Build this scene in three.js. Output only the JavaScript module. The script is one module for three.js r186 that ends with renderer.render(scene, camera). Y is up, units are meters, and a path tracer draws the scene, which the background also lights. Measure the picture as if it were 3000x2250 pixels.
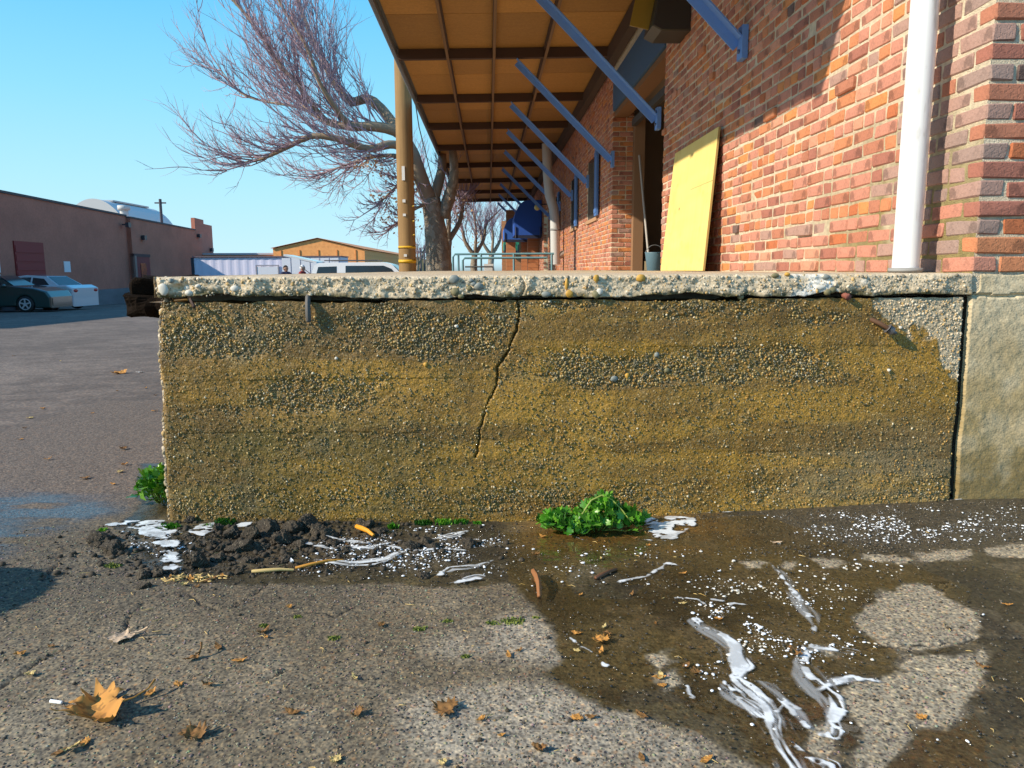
import * as THREE from 'three';
import { mergeGeometries, mergeVertices } from 'three/addons/utils/BufferGeometryUtils.js';
import { ConvexGeometry } from 'three/addons/geometries/ConvexGeometry.js';
import { MarchingCubes } from 'three/addons/objects/MarchingCubes.js';

/* ---------- camera, sky, sun, exposure ---------- */
const scene = new THREE.Scene();
const camera = new THREE.PerspectiveCamera(2 * Math.atan(1125 / 2200) * 180 / Math.PI, 4 / 3, 0.05, 3000);
camera.position.set(0, 1.0, 0);
camera.rotation.order = 'YXZ';
camera.rotation.set(-Math.atan(335 / 2200), -Math.atan(66 / 2200), -0.0045);
scene.add(camera);
const renderer = new THREE.WebGLRenderer({ antialias: true });
renderer.setSize(1024, 768);
renderer.toneMapping = THREE.LinearToneMapping;
renderer.toneMappingExposure = 1.3;
renderer.shadowMap.enabled = true;
{ // clear winter sky: pale at the horizon, deeper blue overhead
  const W = 512, H = 256, d = new Float32Array(W * H * 4);
  const stops = [[-1, .16, .15, .14], [-.06, .2, .2, .2], [0, .50, .72, .80], [.1, .37, .68, .82], [.2, .24, .60, .83], [.33, .115, .47, .82], [.6, .07, .3, .65], [1, .05, .2, .5]];
  for (let j = 0; j < H; j++) {
    const y = Math.sin(((j + .5) / H - .5) * Math.PI);
    let k = 0; while (k < stops.length - 2 && y > stops[k + 1][0]) k++;
    const a = stops[k], b = stops[k + 1], t = Math.min(1, Math.max(0, (y - a[0]) / (b[0] - a[0])));
    for (let i = 0; i < W; i++) { const o = (j * W + i) * 4; for (let c = 0; c < 3; c++) d[o + c] = a[c + 1] + (b[c + 1] - a[c + 1]) * t; d[o + 3] = 1; }
  }
  const t = new THREE.DataTexture(d, W, H, THREE.RGBAFormat, THREE.FloatType);
  t.mapping = THREE.EquirectangularReflectionMapping; t.magFilter = THREE.LinearFilter; t.minFilter = THREE.LinearFilter; t.needsUpdate = true;
  scene.background = t; scene.environment = t; 
}
const sun = new THREE.DirectionalLight(new THREE.Color(1.0, .90, .74), 4.6);
sun.position.set(-40, 26, 15.6 - 6); sun.target.position.set(0, 0, -6);
sun.castShadow = true; sun.shadow.mapSize.set(4096, 4096); sun.shadow.radius = 1;
Object.assign(sun.shadow.camera, { left: -30, right: 30, top: 30, bottom: -30, near: 1, far: 120 });
scene.add(sun, sun.target);

/* ---------- helpers ---------- */
function rng(s) { s >>>= 0; return () => { s = (s + 0x6D2B79F5) >>> 0; let t = s; t = Math.imul(t ^ t >>> 15, t | 1); t ^= t + Math.imul(t ^ t >>> 7, t | 61); return ((t ^ t >>> 14) >>> 0) / 4294967296; }; }
function h2(i, j, s) { let h = Math.imul(i, 374761393) + Math.imul(j, 668265263) + Math.imul(s, 1274126177) | 0; h = Math.imul(h ^ h >>> 13, 1274126177); h ^= h >>> 16; return (h >>> 0) / 4294967296; }
function vn(x, y, s) { const i = Math.floor(x), j = Math.floor(y), fx = x - i, fy = y - j, u = fx * fx * (3 - 2 * fx), v = fy * fy * (3 - 2 * fy); const a = h2(i, j, s), b = h2(i + 1, j, s), c = h2(i, j + 1, s), d = h2(i + 1, j + 1, s); return a + (b - a) * u + (c - a) * v + (a - b - c + d) * u * v; }
function fbm(x, y, o, s) { let r = 0, a = .5, n = 0; for (let k = 0; k < o; k++) { r += a * vn(x, y, s + k * 17); n += a; a *= .5; x = x * 2.03 + 11.3; y = y * 2.03 + 5.7; } return r / n; }
function vn3(x, y, z, s) { const k = Math.floor(z), f = z - k, w = f * f * (3 - 2 * f); const a = vn(x, y, s + k * 101), b = vn(x, y, s + (k + 1) * 101); return a + (b - a) * w; }
const clamp = (x, a = 0, b = 1) => Math.min(b, Math.max(a, x)), sst = (a, b, x) => { const t = clamp((x - a) / (b - a)); return t * t * (3 - 2 * t); }, mix = (a, b, t) => a + (b - a) * t, mix3 = (a, b, t) => [mix(a[0], b[0], t), mix(a[1], b[1], t), mix(a[2], b[2], t)];
function inPoly(p, x, y) { let c = false; for (let i = 0, j = p.length - 1; i < p.length; j = i++) if ((p[i][1] > y) !== (p[j][1] > y) && x < (p[j][0] - p[i][0]) * (y - p[i][1]) / (p[j][1] - p[i][1]) + p[i][0]) c = !c; return c; }
function segD(ax, ay, bx, by, x, y) { const dx = bx - ax, dy = by - ay, t = clamp(((x - ax) * dx + (y - ay) * dy) / (dx * dx + dy * dy + 1e-12)); return [Math.hypot(x - ax - dx * t, y - ay - dy * t), t]; }
function polyD(p, x, y) { let d = 1e9; for (let i = 0, j = p.length - 1; i < p.length; j = i++) d = Math.min(d, segD(p[j][0], p[j][1], p[i][0], p[i][1], x, y)[0]); return inPoly(p, x, y) ? d : -d; } // >0 inside
function lineD(p, x, y) { let d = 1e9; for (let i = 1; i < p.length; i++) d = Math.min(d, segD(p[i - 1][0], p[i - 1][1], p[i][0], p[i][1], x, y)[0]); return d; }
function bbox(p, m) { let a = 1e9, b = 1e9, c = -1e9, d = -1e9; for (const q of p) { a = Math.min(a, q[0]); b = Math.min(b, q[1]); c = Math.max(c, q[0]); d = Math.max(d, q[1]); } return [a - m, b - m, c + m, d + m]; }
const inB = (b, x, y) => x > b[0] && y > b[1] && x < b[2] && y < b[3];
const srgb8 = l => Math.round(255 * clamp(l <= .0031308 ? 12.92 * l : 1.055 * Math.pow(l, 1 / 2.4) - .055));
function texRGB(W, H, f, srgb = true) { // f(u, v) -> linear rgb (colour maps) or raw values
  const d = new Uint8Array(W * H * 4);
  for (let j = 0; j < H; j++) for (let i = 0; i < W; i++) { const c = f((i + .5) / W, (j + .5) / H), o = (j * W + i) * 4; for (let k = 0; k < 3; k++) d[o + k] = srgb ? srgb8(c[k]) : Math.round(255 * clamp(c[k])); d[o + 3] = 255; }
  const t = new THREE.DataTexture(d, W, H); t.magFilter = THREE.LinearFilter; t.minFilter = THREE.LinearMipmapLinearFilter; t.generateMipmaps = true; t.wrapS = t.wrapT = THREE.RepeatWrapping;
  if (srgb) t.colorSpace = THREE.SRGBColorSpace; t.needsUpdate = true; return t;
}
function rep(t, x, y) { const c = t.clone(); c.repeat.set(x, y === undefined ? x : y); c.needsUpdate = true; return c; }
// tileable value noise: period n cells
function tn(u, v, n, s) { const x = u * n, y = v * n, i = Math.floor(x), j = Math.floor(y), fx = x - i, fy = y - j, a = fx * fx * (3 - 2 * fx), b = fy * fy * (3 - 2 * fy), m = k => ((k % n) + n) % n; const p = h2(m(i), m(j), s), q = h2(m(i + 1), m(j), s), r = h2(m(i), m(j + 1), s), t = h2(m(i + 1), m(j + 1), s); return p + (q - p) * a + (r - p) * b + (p - q - r + t) * a * b; }
function tfbm(u, v, n, o, s) { let r = 0, a = .5, k = 0; for (let i = 0; i < o; i++) { r += a * tn(u, v, n, s + i * 13); k += a; a *= .55; n *= 2; } return r / k; }
// tileable cell noise: [distance to the nearest point, to the second nearest, id]
function tcell(u, v, n, s) { const x = u * n, y = v * n, i = Math.floor(x), j = Math.floor(y); let d1 = 9, d2 = 9, id = 0; for (let a = -1; a < 2; a++) for (let b = -1; b < 2; b++) { const ii = (((i + a) % n) + n) % n, jj = (((j + b) % n) + n) % n, px = i + a + h2(ii, jj, s), py = j + b + h2(ii, jj, s + 7), d = Math.hypot(px - x, py - y); if (d < d1) { d2 = d1; d1 = d; id = h2(ii, jj, s + 3); } else if (d < d2) d2 = d; } return [d1, d2, id]; }
const used = new Map();
function numbered(n) { const k = used.get(n) || 0; used.set(n, k + 1); return k ? n + '_' + String(k).padStart(3, '0') : n; }
function sh(o) { o.castShadow = true; o.receiveShadow = true; return o; }
function meta(o, label, category, group, kind) { if (label) o.userData.label = label; if (category) o.userData.category = category; if (group) o.userData.group = group; if (kind) o.userData.kind = kind; return o; }
function thing(name, label, category, p = [0, 0, 0], group, turn = 0) { const g = new THREE.Group(); g.name = numbered(name); g.position.set(...p); g.rotation.y = turn; meta(g, label, category, group); scene.add(g); return g; }
// world: true when the geometry is given in world coordinates (thing not turned)
function part(parent, name, geo, mat, world = true) { const m = sh(new THREE.Mesh(geo, mat)); m.name = name; if (world) { let q = parent; while (q && q !== scene) { m.position.sub(q.position); q = q.parent; } } parent.add(m); return m; }
function single(name, geo, mat, label, category, group) { const m = sh(new THREE.Mesh(geo, mat)); m.name = numbered(name); geo.computeBoundingBox(); const c = geo.boundingBox, p = new THREE.Vector3((c.min.x + c.max.x) / 2, c.min.y, (c.min.z + c.max.z) / 2); geo.translate(-p.x, -p.y, -p.z); m.position.copy(p); meta(m, label, category, group); scene.add(m); return m; }
function structure(name, geo, mat) { const m = sh(new THREE.Mesh(geo, mat)); m.name = numbered(name); m.userData.kind = 'structure'; scene.add(m); return m; }
const C = (r, g, b) => new THREE.Color().setRGB(r, g, b);
const std = (r, g, b, rough = .85, extra = {}) => new THREE.MeshStandardMaterial({ color: C(r, g, b), roughness: rough, ...extra });
function box(x0, x1, y0, y1, z0, z1) { const g = new THREE.BoxGeometry(x1 - x0, y1 - y0, z1 - z0); g.translate((x0 + x1) / 2, (y0 + y1) / 2, (z0 + z1) / 2); return g; }
function boxUV(g, s = 1) { // uv in metres by dominant axis
  if (g.index) g = g.toNonIndexed(); g.computeVertexNormals(); const p = g.attributes.position, n = g.attributes.normal, uv = new Float32Array(p.count * 2);
  for (let i = 0; i < p.count; i++) { const ax = Math.abs(n.getX(i)), ay = Math.abs(n.getY(i)), az = Math.abs(n.getZ(i)); let u, v; if (ax >= ay && ax >= az) { u = p.getZ(i); v = p.getY(i); } else if (ay >= az) { u = p.getX(i); v = p.getZ(i); } else { u = p.getX(i); v = p.getY(i); } uv[2 * i] = u * s; uv[2 * i + 1] = v * s; }
  g.setAttribute('uv', new THREE.BufferAttribute(uv, 2)); return g;
}
const merge = l => mergeGeometries(l.map(g => { const q = g.index && !l.every(o => o.index) ? g.toNonIndexed() : g; for (const k of Object.keys(q.attributes)) if (!['position', 'normal', 'uv', 'color'].includes(k)) q.deleteAttribute(k); if (!q.attributes.uv) q.setAttribute('uv', new THREE.BufferAttribute(new Float32Array(q.attributes.position.count * 2), 2)); return q; }));
function bar(a, b, w, h, up = [0, 1, 0]) { // rectangular bar from a to b
  const A = new THREE.Vector3(...a), B = new THREE.Vector3(...b), d = B.clone().sub(A), L = d.length(), g = new THREE.BoxGeometry(w, h, L), m = new THREE.Matrix4(); const z = d.clone().normalize(), x = new THREE.Vector3(...up).cross(z).normalize(), y = z.clone().cross(x); m.makeBasis(x, y, z); m.setPosition(A.add(B).multiplyScalar(.5)); g.applyMatrix4(m); return g;
}
function tube(pts, radii, sides = 8, closed = true) { // tapered tube along points; indexed, smooth
  const n = pts.length, pos = [], uv = [], idx = []; const P = pts.map(p => p.isVector3 ? p : new THREE.Vector3(...p)); let nx = null, L = 0;
  for (let i = 0; i < n; i++) {
    const t = P[Math.min(n - 1, i + 1)].clone().sub(P[Math.max(0, i - 1)]).normalize(); if (!nx) { nx = Math.abs(t.y) > .9 ? new THREE.Vector3(1, 0, 0) : new THREE.Vector3(0, 1, 0); } nx = nx.clone().addScaledVector(t, -nx.dot(t)).normalize(); const b = t.clone().cross(nx), r = Array.isArray(radii) ? radii[i] : radii; if (i) L += P[i].distanceTo(P[i - 1]);
    for (let k = 0; k <= sides; k++) { const a = 2 * Math.PI * k / sides, c = Math.cos(a) * r, s = Math.sin(a) * r; pos.push(P[i].x + nx.x * c + b.x * s, P[i].y + nx.y * c + b.y * s, P[i].z + nx.z * c + b.z * s); uv.push(k / sides * 6.283 * r, L); }
  }
  const w = sides + 1; for (let i = 0; i < n - 1; i++) for (let k = 0; k < sides; k++) { const a = i * w + k; idx.push(a, a + 1, a + w, a + 1, a + w + 1, a + w); }
  if (closed) for (const e of [0, n - 1]) { const c = pos.length / 3; pos.push(P[e].x, P[e].y, P[e].z); uv.push(0, 0); for (let k = 0; k < sides; k++) e ? idx.push(c, e * w + k, e * w + k + 1) : idx.push(c, k + 1, k); }
  const g = new THREE.BufferGeometry(); g.setAttribute('position', new THREE.Float32BufferAttribute(pos, 3)); g.setAttribute('uv', new THREE.Float32BufferAttribute(uv, 2)); g.setIndex(idx); g.computeVertexNormals(); return g;
}
function cyl(a, b, r, sides = 16, r2 = r) { return tube([a, b], [r, r2], sides); }
function stone(seed, rx, ry, rz, detail = 2, rough = .3) { // lumpy closed stone
  const g0 = new THREE.IcosahedronGeometry(1, detail); g0.deleteAttribute('uv'); g0.deleteAttribute('normal'); const g = mergeVertices(g0, 1e-4), p = g.attributes.position;
  for (let i = 0; i < p.count; i++) { const x = p.getX(i), y = p.getY(i), z = p.getZ(i); const k = 1 + rough * (vn3(x * 1.6 + 9, y * 1.6 + 4, z * 1.6 + 7, seed) - .5) * 1.6 + rough * .5 * (vn3(x * 4 + 9, y * 4 + 4, z * 4 + 7, seed + 5) - .5) + (detail > 2 ? rough * .35 * (vn3(x * 10 + 9, y * 10 + 4, z * 10 + 7, seed + 9) - .5) : 0); p.setXYZ(i, x * k * rx, y * k * ry, z * k * rz); }
  g.computeVertexNormals(); const uv = new Float32Array(p.count * 2); for (let i = 0; i < p.count; i++) { uv[2 * i] = p.getX(i) + p.getY(i) * .5; uv[2 * i + 1] = p.getZ(i) + p.getY(i) * .7; } g.setAttribute('uv', new THREE.BufferAttribute(uv, 2)); return g;
}
function chamferBox(w, h, d, c, jit, R) { const pts = []; for (const a of [-1, 1]) for (const b of [-1, 1]) for (const e of [-1, 1]) { const j = () => (R() - .5) * 2 * jit, ox = j(), oy = j(), oz = j(), k = c * (.6 + R()); pts.push(new THREE.Vector3(a * w / 2 + ox, b * (h / 2 - k) + oy, e * (d / 2 - k) + oz), new THREE.Vector3(a * (w / 2 - k) + ox, b * h / 2 + oy, e * (d / 2 - k) + oz), new THREE.Vector3(a * (w / 2 - k) + ox, b * (h / 2 - k) + oy, e * d / 2 + oz)); } return boxUV(new ConvexGeometry(pts)); }
/* outlines on the ground and on the dock face, in metres */
const WET=[[-1.541,-3.217],[-1.524,-2.976],[-1.148,-2.458],[-0.962,-2.337],[-0.751,-2.328],[-0.536,-2.296],[-0.316,-2.31],[-0.091,-2.269],[0.057,-2.294],[0.104,-2.191],[0.142,-2.049],[0.169,-1.937],[0.174,-1.812],[0.118,-1.747],[0.18,-1.675],[0.24,-1.588],[0.349,-1.546],[0.42,-1.497],[0.482,-1.433],[0.537,-1.366],[0.552,-1.262],[1.332,-1.234],[3.598,-3.578],[-1.911,-4.034]];
const DRY=[[[1.047,-2.028],[1.191,-2.147],[1.3,-2.239],[1.396,-2.224],[1.398,-2.106],[1.425,-2.027],[1.386,-1.929],[1.295,-1.859],[1.13,-1.815],[1.043,-1.863],[1.032,-1.943]],[[1.098,-1.793],[1.221,-1.802],[1.309,-1.833],[1.305,-1.78],[1.192,-1.673],[1.101,-1.577],[1.025,-1.508],[0.934,-1.478],[0.854,-1.417],[0.778,-1.346],[0.727,-1.348],[0.797,-1.517],[0.817,-1.627],[0.87,-1.686],[0.958,-1.699],[1.057,-1.762]],[[0.694,-1.495],[0.748,-1.518],[0.721,-1.429],[0.686,-1.393],[0.66,-1.421]],[[0.878,-1.833],[0.91,-1.849],[0.898,-1.808],[0.863,-1.785]],[[0.875,-2.463],[0.937,-2.477],[0.968,-2.438],[0.922,-2.391],[0.875,-2.403]],[[1.008,-2.458],[1.057,-2.45],[1.05,-2.401],[0.994,-2.374],[0.981,-2.405]],[[1.117,-2.469],[1.197,-2.472],[1.227,-2.425],[1.173,-2.386],[1.099,-2.398]],[[1.318,-2.491],[1.411,-2.502],[1.465,-2.445],[1.407,-2.406],[1.311,-2.407],[1.293,-2.448]],[[1.5,-2.496],[1.613,-2.532],[1.726,-2.524],[1.715,-2.476],[1.594,-2.42],[1.484,-2.427]],[[1.758,-2.521],[1.829,-2.551],[2.02,-2.555],[1.927,-2.43],[1.782,-2.434],[1.735,-2.462]],[[0.41,-1.834],[0.45,-1.849],[0.457,-1.801],[0.423,-1.757],[0.405,-1.78]],[[0.418,-1.735],[0.461,-1.744],[0.457,-1.681],[0.418,-1.662]],[[0.384,-1.877],[0.418,-1.883],[0.412,-1.843],[0.387,-1.84]]];
const PALE=[[[-0.215,-1.9],[-0.132,-1.962],[-0.042,-1.932],[0.064,-2.067],[0.135,-2.006],[0.165,-1.898],[0.163,-1.801],[0.101,-1.769],[-0.004,-1.785],[-0.124,-1.824],[-0.199,-1.862]],[[0.117,-1.736],[0.183,-1.651],[0.267,-1.554],[0.434,-1.472],[0.518,-1.367],[0.032,-1.385],[-0.164,-1.486],[-0.231,-1.628],[-0.073,-1.722]]];
const FOAMPOLY=[[[-1.583,-3.002],[-1.497,-3.08],[-1.385,-3.063],[-1.294,-2.925],[-1.217,-2.85],[-1.162,-2.649],[-1.075,-2.515],[-1.05,-2.415],[-1.119,-2.47],[-1.233,-2.671],[-1.402,-2.912]],[[-1.199,-2.896],[-1.197,-2.972],[-1.128,-3.002],[-1.099,-2.92],[-1.111,-2.815],[-1.17,-2.85]],[[0.642,-3.002],[0.682,-3.027],[0.848,-3.006],[0.794,-2.842],[0.697,-2.729],[0.628,-2.762],[0.622,-2.868]],[[-1.049,-2.974],[-0.983,-3.004],[-0.978,-2.956],[-1.03,-2.944]]];
const FOAMLINE=[[[[-0.717,-2.731],[-0.578,-2.643],[-0.447,-2.669],[-0.355,-2.757]],[6,10,12,8]],[[[-0.604,-2.535],[-0.484,-2.496],[-0.376,-2.528],[-0.321,-2.608]],[6,14,14,8]],[[[-0.65,-2.82],[-0.528,-2.741],[-0.42,-2.716],[-0.307,-2.637]],[4,6,6,5]],[[[-0.216,-2.788],[-0.139,-2.851],[-0.095,-2.914]],[6,12,5]],[[[-0.273,-2.636],[-0.173,-2.664],[-0.087,-2.632]],[5,8,5]],[[[-0.178,-2.353],[-0.128,-2.433],[-0.05,-2.449],[0.014,-2.515]],[5,12,14,5]],[[[-0.114,-2.289],[-0.048,-2.339],[-0.006,-2.321]],[5,12,6]],[[[0.414,-2.277],[0.514,-2.328],[0.602,-2.439],[0.642,-2.409]],[4,8,6,4]],[[[0.59,-2.724],[0.665,-2.703]],[4,6]],[[[0.585,-2.002],[0.605,-1.954],[0.629,-1.905],[0.646,-1.842],[0.631,-1.76],[0.593,-1.696],[0.606,-1.645],[0.624,-1.577],[0.63,-1.523],[0.62,-1.457],[0.616,-1.41],[0.611,-1.338]],[5,7,10,16,16,8,13,13,14,10,9,12]],[[[0.573,-1.672],[0.577,-1.597],[0.601,-1.545],[0.613,-1.52]],[4,9,11,7]],[[[0.592,-1.533],[0.645,-1.549],[0.669,-1.579]],[4,6,3]],[[[0.68,-2.072],[0.72,-2.108],[0.762,-2.1]],[5,7,5]],[[[0.665,-2.136],[0.691,-2.128]],[4,4]],[[[0.554,-2.147],[0.623,-2.137],[0.636,-2.111]],[5,8,4]],[[[0.828,-1.818],[0.866,-1.833],[0.911,-1.824],[0.955,-1.813]],[6,9,7,4]],[[[0.829,-1.81],[0.795,-1.758],[0.789,-1.706],[0.794,-1.657],[0.794,-1.608],[0.784,-1.562],[0.754,-1.51],[0.731,-1.469],[0.706,-1.47]],[7,6,8,10,10,9,8,10,5]],[[[0.777,-1.644],[0.842,-1.676],[0.892,-1.685],[0.946,-1.666]],[5,9,6,4]],[[[0.677,-1.603],[0.682,-1.547],[0.691,-1.495]],[4,8,4]],[[[0.642,-1.437],[0.647,-1.402],[0.681,-1.371],[0.669,-1.323]],[4,7,10,8]],[[[0.954,-2.434],[0.957,-2.339],[0.937,-2.157],[0.92,-2.033],[0.885,-1.922]],[3,4,5,6,5]],[[[0.211,-1.935],[0.231,-1.87],[0.252,-1.84]],[2,4,2]],[[[0.286,-1.82],[0.285,-1.773]],[3,5]],[[[0.858,-3.023],[1.058,-3.032]],[3,4]],[[[1.958,-3.024],[2.09,-3.057]],[3,4]],[[[0.468,-1.66],[0.463,-1.617]],[5,5]],[[[0.317,-2.821],[0.363,-2.752]],[2,3]]];
const CRACKS=[[[-1.482,-2.393],[-1.517,-2.595],[-1.451,-2.629],[-1.413,-2.724],[-1.448,-2.849]],[[-0.952,-2.272],[-0.877,-2.17],[-0.812,-2.144]],[[-0.773,-2.166],[-0.742,-2.263],[-0.726,-2.377]],[[-1.033,-2.249],[-0.954,-2.291]],[[-1.027,-1.993],[-1.065,-2.099],[-1.069,-2.213]],[[-1.202,-1.74],[-1.184,-1.819],[-1.179,-1.869],[-1.134,-1.949]],[[0.942,-1.84],[1.057,-1.849],[1.169,-1.85],[1.318,-1.878],[1.462,-1.88]],[[-0.548,-2.122],[-0.462,-2.096],[-0.41,-2.14]],[[-0.56,-1.746],[-0.522,-1.793]]];
const WCRACK=[[0.11,0.888],[0.115,0.85],[0.118,0.829],[0.109,0.757],[0.092,0.711],[0.08,0.676],[0.057,0.642],[0.039,0.607],[0.03,0.571],[0.033,0.529],[0.014,0.498],[-0.003,0.472],[-0.015,0.437],[-0.041,0.359],[-0.049,0.286],[-0.058,0.227]];
const CAPCRACK=[[0.11,0.993],[0.135,0.966],[0.146,0.932],[0.135,0.904],[0.11,0.888]];
const JOINT=[[1.998,0.992],[2.0,0.908],[1.973,0.883],[1.973,0.754],[1.982,0.409],[1.975,0.262],[1.986,0.052],[1.982,-0.023]];
const STONES=[[-0.14,0.963,15,12,0],[-0.135,0.913,12,12,1],[-0.041,0.935,13,11,0],[-0.061,0.944,9,8,0],[0.314,0.942,6,17,2],[0.325,0.903,11,11,2],[0.431,0.964,9,11,2],[0.432,0.9,12,12,1],[0.614,0.965,14,11,2],[0.446,0.91,10,10,3],[1.162,0.971,12,8,1],[1.211,0.976,8,6,2],[-1.202,0.933,10,9,3],[-1.154,0.941,8,6,3],[-1.288,0.928,14,18,3],[-1.256,0.963,8,7,0],[-1.191,0.914,12,9,3],[-1.01,0.931,13,9,3],[-0.079,0.926,9,8,1],[-0.071,0.957,8,6,0],[1.374,0.964,12,8,0],[1.348,0.923,16,8,3],[1.398,0.911,12,9,1],[-0.622,0.647,5,5,3],[-0.133,0.774,7,6,3],[-0.261,0.619,7,7,2],[1.377,0.903,10,10,1],[0.568,0.564,7,9,2],[0.689,0.651,8,8,0],[0.733,0.586,9,9,1],[0.514,0.553,12,9,0],[1.026,0.886,10,9,1],[-0.113,0.895,9,7,1],[0.079,0.905,8,7,1],[0.231,0.901,14,9,0],[1.7,0.756,6,5,3],[1.663,0.579,5,5,3]];
const CLODS=[[-1.483,-2.789,58,40],[-1.373,-2.644,45,30],[-1.315,-2.907,22,18],[-1.336,-2.908,20,12],[-1.181,-2.821,24,16],[-1.138,-2.779,14,12],[-1.015,-2.522,44,40],[-1.087,-2.907,20,20],[-1.019,-2.864,40,30],[-0.929,-2.673,38,26],[-0.932,-2.821,30,26],[-0.879,-2.886,45,38],[-0.796,-2.777,38,36],[-0.791,-2.909,40,32],[-0.747,-2.953,40,38],[-0.686,-2.865,30,26],[-0.634,-2.843,34,26],[-0.861,-2.693,30,22],[-0.987,-2.694,26,22],[-0.969,-2.576,20,16],[-0.854,-2.554,26,18],[-0.714,-2.711,30,20],[-1.251,-3.036,22,24],[-0.509,-2.978,34,22],[-0.538,-3.021,24,20],[-0.443,-2.902,30,18],[-0.298,-2.684,36,22],[-0.244,-2.728,34,24],[-0.215,-2.682,26,18],[-0.089,-2.726,34,18],[-0.226,-2.373,26,14],[-1.158,-2.41,24,22],[-1.119,-2.424,26,20],[-1.117,-2.32,20,14],[-1.052,-2.736,20,16],[-0.592,-2.732,18,14],[-0.53,-2.645,16,12],[-0.55,-2.419,14,12],[-0.09,-2.367,20,10],[-1.213,-2.698,22,14],[-1.146,-2.657,18,12],[-0.85,-2.43,20,14],[-0.727,-2.569,24,16]];
const MOSS=[[-1.301,-2.971,60,16],[-1.33,-2.942,40,12],[-1.098,-3.016,70,22],[-1.151,-2.972,50,12],[-0.918,-2.974,26,14],[-0.405,-2.978,36,22],[-0.285,-3.046,60,18],[-0.199,-3.055,60,22],[-0.127,-3.047,50,20],[-0.055,-3.026,30,10],[-1.309,-2.514,46,14],[-1.559,-2.94,30,10],[0.058,-2.032,60,10],[-0.001,-2.022,30,8],[-0.203,-1.991,30,12],[-0.128,-2.036,26,8],[-0.069,-1.835,18,14],[-0.569,-2.083,20,12],[-0.651,-2.029,22,10],[-0.433,-1.95,30,10],[0.128,-2.055,16,8]];
const FOREIGN={"maple":[-0.893,-1.614],"pale":[-1.011,-1.969],"butt":[-1.022,-1.66],"brown1":[-0.777,-1.845],"brown2":[-0.645,-1.51],"brown3":[-0.104,-1.591],"stick1":[[-0.806,-2.429],[-0.672,-2.451]],"stick2":[[-0.67,-2.464],[-0.52,-2.525]],"peel":[[-0.543,-2.933],[-0.458,-2.82]],"orange":[[0.139,-2.356],[0.145,-2.152]],"brownst":[[0.339,-2.315],[0.421,-2.4]],"white":[-0.694,-2.512],"orl":[0.296,-1.893],"herb":[0.408,-2.847],"weed":[-1.523,-3.324],"far1":[-3.988,-8.144],"far2":[-3.806,-8.224],"tan":[1.058,-2.633],"pod":[[0.788,-1.802],[0.803,-1.792]],"sm":[[-0.045,-1.556],[0.001,-1.508],[0.046,-1.534],[0.089,-1.487],[0.136,-1.514],[0.184,-1.541]]};
const BITS=[[0.189,-1.547],[0.22,-1.552],[-0.026,-1.555],[-0.101,-1.405],[0.306,-1.406],[0.438,-1.396],[0.097,-1.442],[0.019,-1.491],[-0.34,-1.738],[-0.309,-1.585],[-0.621,-1.958],[-0.639,-1.988],[-0.872,-1.501],[-0.889,-1.478],[-0.911,-1.468],[-0.767,-1.723],[-0.692,-1.72],[-0.818,-1.688],[-0.323,-1.424],[0.336,-1.554],[0.41,-1.709],[0.144,-2.309],[0.275,-2.195],[0.316,-1.98],[0.32,-1.94],[0.235,-1.944],[0.433,-2.189],[0.411,-1.678],[0.416,-1.717],[0.492,-1.762],[0.652,-2.015],[0.466,-1.999],[0.286,-1.839],[0.224,-1.85],[0.071,-1.856],[0.043,-1.831],[-0.311,-2.016],[0.633,-2.346],[0.387,-2.519],[0.162,-2.602],[0.203,-2.828],[0.554,-2.759],[0.588,-2.666],[-0.953,-2.908],[-0.553,-2.731],[-0.605,-2.147],[-0.935,-2.355],[-0.986,-2.372],[-0.991,-2.328],[-0.918,-2.37],[-0.896,-2.4],[-0.941,-2.312],[-1.067,-2.407],[-1.037,-2.39],[0.509,-1.729],[1.539,-2.073],[1.236,-1.725],[0.962,-1.524],[0.576,-2.123],[-1.188,-1.933],[-1.244,-1.889],[-0.733,-1.906],[-0.654,-1.832],[-1.155,-1.785],[-0.455,-1.597]];
const LEFTPUD=[[-2.458,-3.525],[-2.099,-3.454],[-1.819,-3.337],[-1.637,-3.184],[-1.699,-3.053],[-1.77,-2.886],[-1.825,-2.764],[-1.848,-2.611]];

/* ---------- ground ---------- */
function lerpT(T, x) { if (x <= T[0][0]) return T[0][1]; for (let i = 1; i < T.length; i++) if (x <= T[i][0]) return mix(T[i - 1][1], T[i][1], (x - T[i - 1][0]) / (T[i][0] - T[i - 1][0])); return T[T.length - 1][1]; }
const DIP = [[-1.3, -.03], [.1, -.056], [.7, -.038], [2, .015], [3, .02]];
function gy(x, z) { const far = Math.max(0, -z - 4); return sst(0, 1, clamp((-z - 2.2) / .85)) * lerpT(DIP, x) * Math.exp(-far / 3) - Math.min(.02 * far, 1); }
const WETB = bbox(WET, .3), DRYB = DRY.map(p => bbox(p, .06)), PALEB = PALE.map(p => bbox(p, .15)), CRB = CRACKS.map(p => bbox(p, .03));
function wetD(x, z) { // > 0 where the asphalt is wet, metres from the edge
  if (!inB(WETB, x, z)) return -1;
  let d = polyD(WET, x, z) + .05 * (fbm(x * 9, z * 9, 3, 5) - .5) + .02 * (fbm(x * 45, z * 45, 2, 6) - .5);
  for (let k = 0; k < DRY.length; k++) if (inB(DRYB[k], x, z)) d = Math.min(d, -(polyD(DRY[k], x, z) + .09 * (fbm(x * 14, z * 14, 4, 8) - .5) + .016 * (vn(x * 90, z * 90, 9) - .5)));
  return d;
}
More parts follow.
